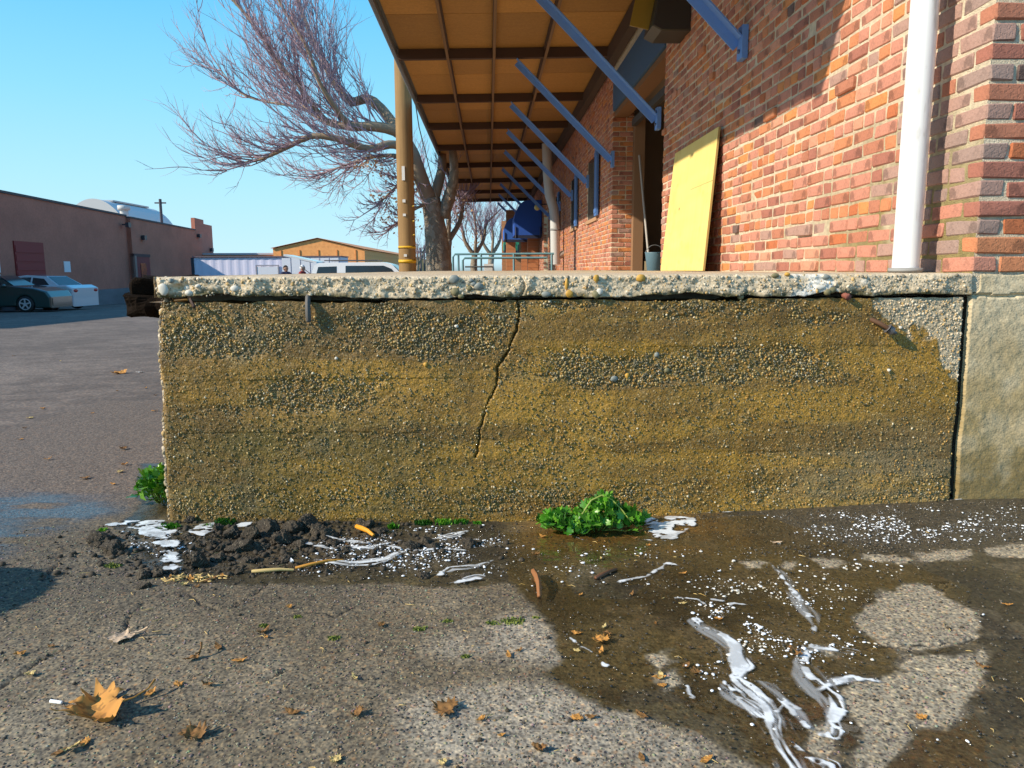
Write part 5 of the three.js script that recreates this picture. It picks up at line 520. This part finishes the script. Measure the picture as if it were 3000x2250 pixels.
function person(label, pos, turn, skin, top, legs, hair, hunch) {
  const t = thing('person', label, 'person', pos, undefined, turn), H = 1.0, D = (list, k) => (x, y, z) => { let d = 9; for (const b of list) d = smin(d, capD(x, y + H - .1, z, ...b), k); return d; }; const h = hunch;
  const arm = s => [[[s * .19, 1.42, h * .6], [s * .25, 1.15, h * .6 + .04], .052, .043], [[s * .25, 1.15, h * .6 + .04], [s * .2, .98, h + .2], .042, .032], [[s * .2, .98, h + .2], [s * .185, .96, h + .28], .034, .028]], fing = s => [0, 1, 2, 3].map(k => [[s * (.165 + k * .014), .96, h + .27], [s * (.165 + k * .014), .94, h + .335 - Math.abs(k - 1.4) * .008], .011, .008]).concat([[[s * .16, .965, h + .24], [s * .14, .955, h + .285], .012, .009]]);
  const leg = s => [[[s * .09, .92, 0], [s * .1, .5, .02], .085, .058], [[s * .1, .5, .02], [s * .1, .08, -.02], .056, .04], [[s * .1, .05, -.03], [s * .115, .04, .15], .045, .035]];
  const head = [[[0, 1.62, h + .0], [0, 1.66, h + .02], .085, .1], [[0, 1.58, h + .05], [0, 1.6, h + .05], .06, .06], [[0, 1.61, h + .115], [0, 1.635, h + .105], .018, .014], [[-.098, 1.61, h + .01], [-.098, 1.65, h + .01], .02, .02], [[.098, 1.61, h + .01], [.098, 1.65, h + .01], .02, .02], [[0, 1.45, h * .7], [0, 1.57, h * .95], .055, .052]], torso = [[[0, 1.35, h * .6], [0, 1.05, h * .2], .15, .13], [[-.14, 1.42, h * .6], [.14, 1.42, h * .6], .075, .075], [[0, 1.0, 0], [0, .92, 0], .14, .15]];
  const all = [...head, ...torso]; for (const s of [-1, 1]) all.push(...arm(s), ...leg(s), ...fing(s)); const put = (n, g, m) => { g.translate(0, H - .1, 0); return part(t, n, g, m, false); };
  put('body', field(112, 1.02, D(all, .03)), std(...skin, .6)); const grow = (l, r) => l.map(b => [b[0], b[1], b[2] + r, b[3] + r]); const sleeves = []; for (const s of [-1, 1]) sleeves.push(...arm(s).slice(0, 2));
  put('jacket', field(72, 1.02, D(grow([...torso, ...sleeves], .022), .05)), std(...top, .9)); const tr = []; for (const s of [-1, 1]) tr.push(...leg(s).slice(0, 2)); put('trousers', field(72, 1.02, D(grow([...tr, torso[2]], .016), .04)), std(...legs, .9)); put('hair', field(96, 1.02, (x, y, z) => Math.max(D([[[0, 1.665, h - .012], [0, 1.69, h + .0], .107, .103]], .02)(x, y, z), -(capD(x, y + H - .1, z, [0, 1.58, h + .12], [0, 1.64, h + .12], .075, .075)))), std(...hair, .9));
}
person('person in dark blue jacket with dark hair standing by the raised hatch', [-8.75, GY(-33) + .02, -33], .9, [.42, .22, .14], [.03, .035, .08], [.04, .045, .07], [.02, .013, .01], .02);
person('person in red jacket with white hair bending towards the white vehicle', [-8.05, GY(-33) + .04, -33], 1.4, [.5, .3, .22], [.28, .03, .03], [.06, .06, .07], [.7, .68, .66], .03);

/* ---------- mud, greens and litter at the foot of the dock ---------- */
const sits = (x, z) => gh(x, z);
const mudM = new THREE.MeshStandardMaterial({ map: texRGB(256, 256, (u, v) => { const n = tfbm(u, v, 6, 4, 401), m = tcell(u, v, 50, 402); let c = mix3([.03, .022, .013], [.068, .05, .03], n); if (m[2] > .9) c = mix3(c, [.3, .25, .17], sst(.5, .3, m[0]) * .6); return c; }), roughness: .85, bumpMap: rep(grainBump, 1), bumpScale: .003 });
function clod(seed, rx, ry, rz, detail) { // broken lump: a few flat breaks, then crumbly grain
  const R = rng(seed), g0 = new THREE.IcosahedronGeometry(1, detail * 3); g0.deleteAttribute('uv'); g0.deleteAttribute('normal'); const g = mergeVertices(g0, 1e-4), p = g.attributes.position, pl = []; for (let k = 0; k < 11; k++) { const v = new THREE.Vector3(R() - .5, R() - .5, R() - .5).normalize(); pl.push([v, .55 + .4 * R()]); }
  const o = R() * 40; for (let i = 0; i < p.count; i++) { const v = new THREE.Vector3().fromBufferAttribute(p, i); let r = 1.15; for (const [n, d] of pl) { const c = v.dot(n); if (c > .05) r = Math.min(r, d / c); } r *= 1 + .3 * (vn3(v.x * 3 + o, v.y * 3 + 9, v.z * 3 + 9, seed) - .5) + .2 * (vn3(v.x * 9 + o, v.y * 9 + 30, v.z * 9 + 30, seed + 5) - .5) + .13 * (vn3(v.x * 24 + o, v.y * 24 + 90, v.z * 24 + 90, seed + 9) - .5); p.setXYZ(i, v.x * r * rx, v.y * r * ry, v.z * r * rz); }
  g.computeVertexNormals(); const uv = new Float32Array(p.count * 2); for (let i = 0; i < p.count; i++) { uv[2 * i] = (p.getX(i) + p.getY(i) * .5) * 6; uv[2 * i + 1] = (p.getZ(i) + p.getY(i) * .7) * 6; } g.setAttribute('uv', new THREE.BufferAttribute(uv, 2)); return g;
}
{
  const R = rng(15);
  CLODS.forEach(([x, z, a, b], i) => { const k = 1 / 760, rx = a * k * .5 * (i > 6 && i < 20 ? 1.75 : 1.45), ry = b * k * .5 * (i > 6 && i < 20 ? 2 : 1.4), rz = rx * (.75 + .4 * R()); const g = clod(500 + i * 7, rx, ry, rz, i < 30 ? 5 : 4); g.rotateY(R() * 6); g.translate(x, sits(x, z) + ry * .35, z); const big = i > 6 && i < 20; single('mud_clod', g, mudM, big ? 'large dark clod in the muddy heap against the dock foot' : x > -.6 ? 'dark mud clod among the white froth near the wilted greens' : 'small dark clod scattered around the muddy heap', 'mud clod', big ? 'large clods of the heap' : x > -.6 ? 'clods among the froth' : 'small clods around the heap'); });
  const G = []; for (let i = 0; i < 1600; i++) { const x = -.78 + (R() + R() + R() - 1.5) * .7, z = Math.max(-3.02, -2.74 + (R() + R() - 1) * .42), r = mix(.003, .012, R() ** 2.5); const g = stone(i, r, r * .8, r, 1, .5); g.translate(x, sits(x, z) + r * .3, z); G.push(g); }
  for (let i = 0; i < 420; i++) { const x = mix(-1.7, 2, R()), z = mix(-3, -1.3, R()), r = mix(.0025, .006, R() ** 3); const g = stone(i, r, r * .8, r, 1, .5); g.translate(x, sits(x, z) + r * .3, z); G.push(g); }
  const o = single('mud_crumbs', merge(G), mudM, 'dark crumbs of mud and grit scattered over the ground', 'grit'); o.userData.kind = 'stuff';
}
const leafGreen = [[.07, .26, .014], [.11, .36, .02], [.04, .16, .012], [.18, .42, .03]].map(c => new THREE.MeshPhysicalMaterial({ color: C(...c), roughness: .38, transmission: .35, thickness: 0 }));
const mossM = std(.17, .2, .035, .9);
function leaflet(R, s) { // small three lobed leaf, bent
  const o = [[0, 0], [.16, .1], [.42, .12], [.5, .3], [.32, .38], [.46, .6], [.3, .72], [.16, .62], [.12, .9], [0, 1]]; const sh_ = new THREE.Shape(); o.forEach((p, i) => i ? sh_.lineTo(p[0] * s, p[1] * s) : sh_.moveTo(0, 0)); o.slice(1, -1).reverse().forEach(p => sh_.lineTo(-p[0] * s, p[1] * s)); const g = new THREE.ShapeGeometry(sh_), p = g.attributes.position, b = (R() - .2) * 1.6; for (let i = 0; i < p.count; i++) { const x = p.getX(i) / s, y = p.getY(i) / s; p.setZ(i, s * (b * y * y * .4 + .35 * Math.abs(x) + (R() - .5) * .08)); } g.computeVertexNormals(); return g;
}
function greens(name, label, cat, x0, z0, w, h, d, n, s, seed, lay) {
  const R = rng(seed), t = thing(name, label, cat, [x0, gy(x0, z0), z0]), L = [[], [], [], []], stems = []; const y0 = gy(x0, z0) + .004;
  for (let k = 0; k < n; k++) { const a = R() * 6.28, rr = Math.sqrt(R()), x = Math.cos(a) * rr * w / 2, z = Math.sin(a) * rr * d / 2, top = h * lay(2 * x / w) * (1 - .35 * (2 * z / d) ** 2), y = top * (.15 + .85 * R() ** .6); const g = leaflet(R, s * (.6 + .8 * R())); g.rotateX(-1.2 + (R() - .5) * 2.0 + (z / d) * 1.2); g.rotateY(R() * 6.28); g.translate(x0 + x, y0 + y, z0 + z); L[Math.floor(R() * 4)].push(g); if (k % 7 === 0) stems.push(tube([[x0 + x * .3, y0 + .005, z0 + z * .3], [x0 + x * .7, y0 + y * .9, z0 + z * .7], [x0 + x, y0 + y, z0 + z]], [.003, .0025, .0015], 5)); }
  L.forEach((l, i) => l.length && (part(t, 'leaves', merge(l), leafGreen[i]).userData.kind = 'stuff')); part(t, 'stems', merge(stems), std(.12, .2, .03, .6)).userData.kind = 'stuff'; return t;
}
{
  const t = greens('wilted_greens', 'wilted bunch of leafy greens dumped against the dock foot', 'greens', .41, -2.9, .44, .13, .22, 620, .034, 61, u => clamp(.5 + .5 * Math.exp(-(((u - .22) / .35) ** 2)) - .5 * Math.max(0, Math.abs(u) - .7) - .18 * Math.exp(-(((u + .35) / .15) ** 2))));
  const y = gy(.41, -2.9); part(t, 'arched_stem', tube([[.36, y + .08, -2.86], [.4, y + .135, -2.87], [.44, y + .155, -2.87], [.48, y + .14, -2.86], [.52, y + .1, -2.84], [.55, y + .06, -2.82]], [.004, .004, .004, .0035, .003, .002], 6), std(.25, .3, .05, .6));
  greens('weed_clump', 'bright green weed growing at the dock corner', 'weed', -1.47, -3.3, .2, .16, .22, 230, .04, 62, u => 1 - .4 * u * u);
  const R = rng(71); MOSS.forEach(([x, z, a, b], i) => { const zz = Math.max(-3.03, z), w = a / 760, G = []; const n = Math.round(a * 3); for (let k = 0; k < n; k++) { const px = x + (R() + R() - 1) * w / 2, pz = Math.max(-3.04, zz + (R() + R() - 1) * w * .35), hgt = b / 760 * (.3 + .6 * R()) * (zz < -2.8 ? 1 : .5); const y = sits(px, pz), ba = R() * 6.28, lx = Math.cos(ba) * .004, lz = Math.sin(ba) * .004, tx = (R() - .5) * hgt, tz = (R() - .5) * hgt + (zz < -2.9 ? hgt * .3 : 0); const g = new THREE.BufferGeometry(); g.setAttribute('position', new THREE.Float32BufferAttribute([px - lx, y - .001, pz - lz, px + lx, y - .001, pz + lz, px + tx * .5 + lx, y + hgt * .7, pz + tz * .5 + lz, px - lx, y - .001, pz - lz, px + tx * .5 + lx, y + hgt * .7, pz + tz * .5 + lz, px + tx, y + hgt, pz + tz], 3)); g.computeVertexNormals(); G.push(g); } single('moss_tuft', merge(G), zz < -2.8 ? leafGreen[i % 4] : mossM, zz < -2.8 ? 'small tuft of green moss and grass at the dock foot' : 'tiny green moss tuft in a crack of the open asphalt', 'moss', zz < -2.8 ? 'moss tufts along the dock foot' : 'moss tufts in the asphalt'); });
}
/* leaves and litter */
const leafTex = (a, b, s) => new THREE.MeshStandardMaterial({ map: texRGB(128, 128, (u, v) => { const n = fbm(u * 7, v * 7, 4, s), m = fbm(u * 20, v * 20, 2, s + 3); let c = mix3(a, b, n); if (m > .62) c = c.map(q => q * .6); return c; }), roughness: .8, side: THREE.DoubleSide });
const orangeLeaf = leafTex([.42, .17, .03], [.62, .3, .06], 411), brownLeaf = leafTex([.16, .075, .02], [.32, .15, .035], 415), paleLeaf = leafTex([.5, .34, .21], [.66, .48, .32], 419), strawM = std(.62, .43, .16, .8), orangeM = std(.6, .26, .03, .6), barkBrown = std(.3, .12, .04, .7);
function dryLeaf(outline, s, curl, seed, th = .0012) { // thick, curled, subdivided leaf
  const R = rng(seed), sp = new THREE.Shape(outline.map(p => new THREE.Vector2(p[0] * s, p[1] * s))), base = new THREE.ExtrudeGeometry(sp, { depth: th, bevelEnabled: false }); let P = [...base.attributes.position.array]; for (let it = 0; it < 3; it++) { const Q = []; for (let i = 0; i < P.length; i += 9) { const v = [0, 3, 6].map(k => P.slice(i + k, i + k + 3)), m = (a, b) => a.map((q, k) => (q + b[k]) / 2), ab = m(v[0], v[1]), bc = m(v[1], v[2]), ca = m(v[2], v[0]); for (const tr of [[v[0], ab, ca], [ab, v[1], bc], [ca, bc, v[2]], [ab, bc, ca]]) for (const p of tr) Q.push(...p); } P = Q; }
  const ox = R() * 50; for (let i = 0; i < P.length; i += 3) { const x = P[i] / s, y = P[i + 1] / s, r = Math.hypot(x, y); P[i + 2] += s * (curl * .5 * r * r + curl * .9 * (fbm(x * 2.2 + ox, y * 2.2, 2, seed) - .4) + .06 * (vn(x * 7 + ox, y * 7, seed + 3) - .5)); }
  let g = new THREE.BufferGeometry(); g.setAttribute('position', new THREE.Float32BufferAttribute(P, 3)); g = mergeVertices(g, 1e-5); const p = g.attributes.position, uv = new Float32Array(p.count * 2); for (let i = 0; i < p.count; i++) { uv[2 * i] = p.getX(i) / s * .4 + .5; uv[2 * i + 1] = p.getY(i) / s * .4 + .5; } g.setAttribute('uv', new THREE.BufferAttribute(uv, 2)); g.rotateX(-Math.PI / 2); g.computeVertexNormals(); return g;
}
const maple = [[0, -.35], [.12, -.3], [.3, -.55], [.36, -.38], [.62, -.4], [.56, -.22], [.95, -.05], [.7, .08], [.82, .32], [.5, .26], [.55, .62], [.3, .48], [.22, .75], [.1, .62], [0, 1.05], [-.1, .62], [-.24, .75], [-.3, .46], [-.56, .6], [-.5, .24], [-.85, .3], [-.7, .06], [-.95, -.08], [-.56, -.22], [-.62, -.42], [-.36, -.38], [-.28, -.56], [-.12, -.3]];
const ovate = [[0, -1], [.25, -.6], [.42, -.1], [.38, .35], [.18, .75], [0, 1.1], [-.18, .78], [-.4, .3], [-.4, -.15], [-.24, -.62]];
function leafThing(name, label, cat, x, z, outline, s, curl, seed, m, turn, lift = .004, stem, group) { const t = thing(name, label, cat, [x, gy(x, z), z], group); const g = dryLeaf(outline, s, curl, seed); g.rotateY(turn); g.computeBoundingBox(); g.translate(x, sits(x, z) + lift - g.boundingBox.min.y, z); part(t, 'blade', g, m); if (stem) { const c = Math.cos(turn), q = Math.sin(turn), f = (a, b, y) => [x + a * c + b * q, sits(x, z) + lift + y, z - a * q + b * c]; part(t, 'stem', tube([f(0, s * .3, .012), f(0, s * .7, .012), f(stem * .3, s * 1.05, .02), f(stem, s * 1.25, .03)], [.0028, .0024, .0022, .003], 6), m); } return t; }
const F = FOREIGN;
leafThing('dry_leaf', 'large curled orange brown maple leaf lying on the asphalt', 'leaf', F.maple[0], F.maple[1], maple, .095, .75, 31, orangeLeaf, 2.2, .003, .02);
leafThing('dry_leaf', 'pale pinkish tan dry leaf lying on the asphalt', 'leaf', F.pale[0], F.pale[1], [[0, -.5], [.4, -.6], [.3, -.2], [.9, -.1], [.5, .25], [.7, .6], [.25, .5], [0, 1], [-.3, .5], [-.6, .5], [-.5, 0], [-.3, -.3]], .05, .3, 32, paleLeaf, 1.9, .003, -.02);
leafThing('dry_leaf', 'small dark brown curled leaf with thin stem beside the pale leaf', 'leaf', F.brown1[0], F.brown1[1], ovate, .024, .6, 33, brownLeaf, 2.3, .003, .015);
leafThing('dry_leaf', 'crumpled dark brown leaf between the big maple leaf and open asphalt', 'leaf', F.brown2[0], F.brown2[1], maple, .036, .8, 34, brownLeaf, .6); leafThing('dry_leaf', 'flat ragged brown leaf on the pale gravelly asphalt', 'leaf', F.brown3[0], F.brown3[1], maple, .042, .35, 35, brownLeaf, 1.2);
leafThing('dry_leaf', 'orange leaf scrap floating in the muddy puddle', 'leaf', F.orl[0], F.orl[1], maple, .03, .5, 36, orangeLeaf, .4, .006); leafThing('dry_leaf', 'tan leaf on the wet asphalt above the foam streams', 'leaf', F.tan[0], F.tan[1], ovate, .022, .3, 37, paleLeaf, 1.5, .006);
leafThing('dry_leaf', 'orange leaf lying far out on the parking lot', 'leaf', F.far1[0], F.far1[1], maple, .1, .5, 38, orangeLeaf, .9, .003); leafThing('paper_scrap', 'white paper scrap next to the orange leaf on the lot', 'paper', F.far2[0], F.far2[1], ovate, .05, .2, 39, std(.8, .78, .75, .8), 1.4, .003);
leafThing('dark_seed_pod', 'dark burnt leaf scrap caught beside the foam stream', 'leaf', F.pod[0][0], F.pod[0][1], maple, .024, .9, 40, brownLeaf, 2, .006);
{ const t = thing('cigarette_butt', 'white cigarette butt beside the orange maple leaf', 'cigarette', [F.butt[0], 0, F.butt[1]]); const [x, z] = F.butt, y = sits(x, z) + .0048; part(t, 'filter', cyl([x - .015, y, z - .003], [x + .005, y, z + .002], .0042, 14), std(.85, .85, .84, .7)); part(t, 'end', cyl([x + .0052, y, z + .002], [x + .016, y, z + .005], .0041, 14), std(.8, .79, .76, .8)); }
function stick(name, label, cat, a, b, r, m, lift = .006, bend = .01) { const ya = sits(...a) + lift, yb = sits(...b) + lift, p = [0, .33, .66, 1].map((t, i) => [mix(a[0], b[0], t) + (i % 3 ? bend * .4 : 0), mix(ya, yb, t) + (i % 3 ? bend : 0), mix(a[1], b[1], t) + (i === 1 ? bend : 0)]); return single(name, tube(p, [r, r * 1.15, r, r * .8], 7), m, label, cat); }
stick('wood_stick', 'pale straw coloured stick lying in front of the mud clods', 'stick', F.stick1[0], F.stick1[1], .006, strawM, .008, .004); stick('wood_stick', 'orange brown twig continuing the pale stick towards the foam', 'stick', F.stick2[0], F.stick2[1], .005, orangeM, .01, .008); stick('carrot_peel', 'bright orange peel strip poking from the mud by the dock foot', 'peel', F.peel[0], F.peel[1], .009, std(.72, .3, .02, .45), .014, .006);
stick('wood_splinter', 'upright rusty orange splinter of wood at the puddle edge', 'stick', F.orange[0], F.orange[1], .009, barkBrown, .02, .012); stick('wood_stick', 'dark brown stick lying in the shallow muddy water', 'stick', F.brownst[0], F.brownst[1], .007, std(.17, .07, .03, .6), .006, .002);
leafThing('plastic_scrap', 'small white plastic scrap above the pale stick', 'plastic', F.white[0], F.white[1], ovate, .014, .8, 44, std(.8, .82, .84, .3), .4, .01);
{ const R = rng(91), cols = [orangeLeaf, brownLeaf, orangeLeaf, leafTex([.5, .36, .12], [.68, .5, .2], 423), brownLeaf]; BITS.forEach(([x, z], i) => { const wet = wetD(x, z) > 0; leafThing('leaf_scrap', wet ? 'small scrap of leaf stuck to the wet ground' : 'small scrap of dry leaf on the dry asphalt', 'leaf', x, z, i % 3 ? ovate : maple, .009 + .012 * R(), .3 + .5 * R(), 600 + i, cols[i % 5], R() * 6, .003, 0, wet ? 'leaf scraps on wet ground' : 'leaf scraps on dry asphalt'); }); 
  for (let i = 0; i < 26; i++) { const z = -3.6 - 9 * R() ** 1.6, x = -1.5 - (-z * .66 - 1.5) * R(); leafThing('leaf_scrap', 'small dry leaf scrap on the open parking lot beyond the dock corner', 'leaf', x, z, i % 3 ? ovate : maple, .014 + .02 * R(), .3 + .4 * R(), 800 + i, cols[i % 5], R() * 6, .004, 0, 'leaf scraps on the parking lot'); }
  const S = []; for (let i = 0; i < 150; i++) { const x = mix(-1.8, 1.9, R()), z = mix(-2.95, -1.35, R()), a = R() * 6.28, l = .008 + .03 * R() ** 2, y = sits(x, z) + .003; S.push(tube([[x, y, z], [x + Math.cos(a) * l * .5, y + .002, z + Math.sin(a) * l * .5], [x + Math.cos(a + .4) * l, y, z + Math.sin(a + .4) * l]], [.0006, .0012, .0006], 4)); } for (let i = 0; i < 90; i++) { const x = -.98 + (R() + R() - 1) * .12, z = -2.38 + (R() + R() - 1) * .04, a = R() * 6.28, y = sits(x, z) + .004; S.push(tube([[x, y, z], [x + Math.cos(a) * .014, y + .006 * R(), z + Math.sin(a) * .014]], [.0025, .0015], 4)); }
  const o = single('straw_litter', merge(S), strawM, 'fine straw coloured plant bits strewn over the ground', 'litter'); o.userData.kind = 'stuff'; }
{ // foam bubbles and drops strewn over the wet asphalt
  const R = rng(101), g = new THREE.SphereGeometry(1, 8, 5, 0, 6.2832, 0, 1.5708), L = []; let k = 0; const zones = [[.55, 1.05, -2.35, -1.75, 1300], [1.0, 2.2, -3.02, -2.55, 1500], [.4, 1.0, -2.1, -1.45, 420], [-.8, .15, -3.0, -2.35, 2200], [.7, 1.1, -1.9, -1.4, 260], [.9, 1.5, -2.6, -1.9, 500], [.1, .9, -2.7, -2.2, 380], [-1.5, -1.0, -2.95, -2.4, 700]];
  for (const [a, b, c, d, n] of zones) for (let i = 0; i < n; i++) { const x = mix(a, b, (R() + R()) / 2), z = mix(c, d, (R() + R()) / 2); if (wetD(x, z) < .005 || fbm(x * 7, z * 7, 3, 431) < .46) continue; const r = mix(.0008, .005, R() ** 3.6); L.push([x, sits(x, z) + .004, z, r * (.7 + .9 * R()), r * .6, r * (.7 + .9 * R()), R() * 6]); }
  const im = new THREE.InstancedMesh(g, std(.85, .86, .87, .3), L.length), q = new THREE.Quaternion(), M = new THREE.Matrix4(); L.forEach(([x, y, z, a, b, c, t], i) => { q.setFromAxisAngle(new THREE.Vector3(0, 1, 0), t); M.compose(new THREE.Vector3(x, y, z), q, new THREE.Vector3(a, b, c)); im.setMatrixAt(i, M); }); im.name = 'foam_bubbles'; sh(im); meta(im, 'scattered white bubbles of foam over the wet asphalt', 'foam', null, 'stuff'); scene.add(im);
}
{ // loose grit bedded in the asphalt, past counting
  const R = rng(121), g = stone(77, 1, .7, .9, 1, .4), N = 13000, L = [], Wt = [], pal = [[.09, .08, .065], [.18, .15, .105], [.26, .215, .15], [.05, .046, .04], [.3, .25, .18], [.2, .14, .085]];
  while (L.length < N) { const z = -1.25 - 1.75 * R() ** 1.3, x = mix(-1.9, 1.7, R()); if (Math.abs(x) > .75 * -z + .15) continue; const w = wetD(x, z); if (w > 0) { if (R() < .3) Wt.push([x, z]); continue; } const r = mix(.0014, .0036, R() ** 2.2); L.push([x, sits(x, z) + r * .1, z, r, pal[Math.floor(R() * 6)].map(q => q * (w > 0 ? .55 : 1) * (.8 + .4 * R()))]); }
  const im = new THREE.InstancedMesh(g, std(1, 1, 1, 1), N), q = new THREE.Quaternion(), M = new THREE.Matrix4(), c = new THREE.Color(); L.forEach(([x, y, z, r, k], i) => { q.setFromAxisAngle(new THREE.Vector3(0, 1, 0), R() * 6); M.compose(new THREE.Vector3(x, y, z), q, new THREE.Vector3(r, r, r * (.7 + .6 * R()))); im.setMatrixAt(i, M); im.setColorAt(i, c.setRGB(...k)); }); im.name = 'asphalt_grit'; sh(im); for (let i = 0; i < 2600; i++) Wt.push([mix(.85, 2.3, R()), mix(-3.03, -2.5, R())]); { const wm = new THREE.InstancedMesh(g, std(1, 1, 1, .12), Wt.length); Wt.forEach(([x, z], i) => { const r = mix(.0014, .004, R() ** 2); q.setFromAxisAngle(new THREE.Vector3(0, 1, 0), R() * 6); M.compose(new THREE.Vector3(x, sits(x, z) + r * .2 + (x < 1.5 && z > -2.6 ? .004 : 0), z), q, new THREE.Vector3(r, r, r)); wm.setMatrixAt(i, M); wm.setColorAt(i, c.setRGB(...pal[Math.floor(R() * 6)].map(v => v * .5))); }); wm.name = 'wet_grit'; sh(wm); meta(wm, 'glistening wet grit on the soaked asphalt', 'grit', null, 'stuff'); scene.add(wm); } meta(im, 'grit and small stones bedded in the asphalt surface', 'grit', null, 'stuff'); scene.add(im);
}
/* iron in the dock face */
{ const rust = std(.11, .05, .022, .8), iron = std(.17, .16, .16, .5, { metalness: .5 });
  const b = thing('iron_bolt', 'rusty iron bolt with nut sticking out of the dock face', 'bolt', [1.576, .79, -3.04]); part(b, 'shank', tube([[1.568, .795, -3.065], [1.6, .775, -3.03], [1.632, .754, -3.022]], .0095, 10), rust); const n = new THREE.CylinderGeometry(.019, .019, .02, 6); n.rotateZ(-Math.PI / 2 - .57); n.translate(1.64, .749, -3.021); part(b, 'nut', n, iron); part(b, 'washer', cyl([1.6285, .7565, -3.0225], [1.6305, .755, -3.022], .022, 14), iron); part(b, 'tip', cyl([1.645, .746, -3.021], [1.662, .735, -3.019], .0085, 10), iron);
  const r = thing('iron_rod', 'grey iron rod stub hanging below the dock cap', 'rod', [-.72, .8, -3.03]); part(r, 'rod', tube([[-.725, .9, -3.055], [-.722, .87, -3.03], [-.722, .83, -3.028], [-.722, .805, -3.03]], .011, 12), std(.11, .1, .09, .7)); part(r, 'end', new THREE.SphereGeometry(.0112, 10, 8).translate(-.722, .805, -3.03), std(.11, .1, .09, .7));
  const s = thing('rusty_stub', 'short rusty reddish bolt stub under the cap near the dry corner', 'bolt', [1.45, .89, -3.03]); part(s, 'stub', cyl([1.452, .893, -3.06], [1.46, .885, -3.034], .012, 10), std(.25, .08, .05, .8)); part(s, 'head', cyl([1.46, .885, -3.034], [1.462, .883, -3.027], .014, 6), std(.22, .07, .05, .8));
  const w = thing('bent_wire', 'short dark rusty wire stub under the cap near the iron rod', 'wire', [-1.17, .87, -3.03]); part(w, 'wire', tube([[-1.19, .89, -3.05], [-1.175, .88, -3.02], [-1.165, .862, -3.015]], .006, 7), std(.06, .03, .02, .8)); part(w, 'tip', new THREE.SphereGeometry(.008, 8, 6).translate(-1.165, .862, -3.015), std(.06, .03, .02, .8)); }
{ // the tyre whose rounded shadow falls into the picture
  const t = thing('old_tyre', 'black rubber tyre standing upright on the asphalt beside the wet ground', 'tyre', [-2.46, gy(-2.46, -1.95), -1.95], null, Math.atan2(-1, .39) ); const g = new THREE.TorusGeometry(.292, .04, 14, 56); g.scale(1, 1, 1.3); g.translate(0, .333, 0); part(t, 'rubber', g, std(.02, .02, .02, .85), false); const tr = []; for (let k = 0; k < 48; k++) { const b = new THREE.BoxGeometry(.012, .004, .07); b.translate(0, .331, 0); b.rotateZ(k / 48 * Math.PI * 2); b.translate(0, .333, 0); tr.push(b); } part(t, 'tread', merge(tr), std(.018, .018, .018, .9), false); }

renderer.render(scene, camera);
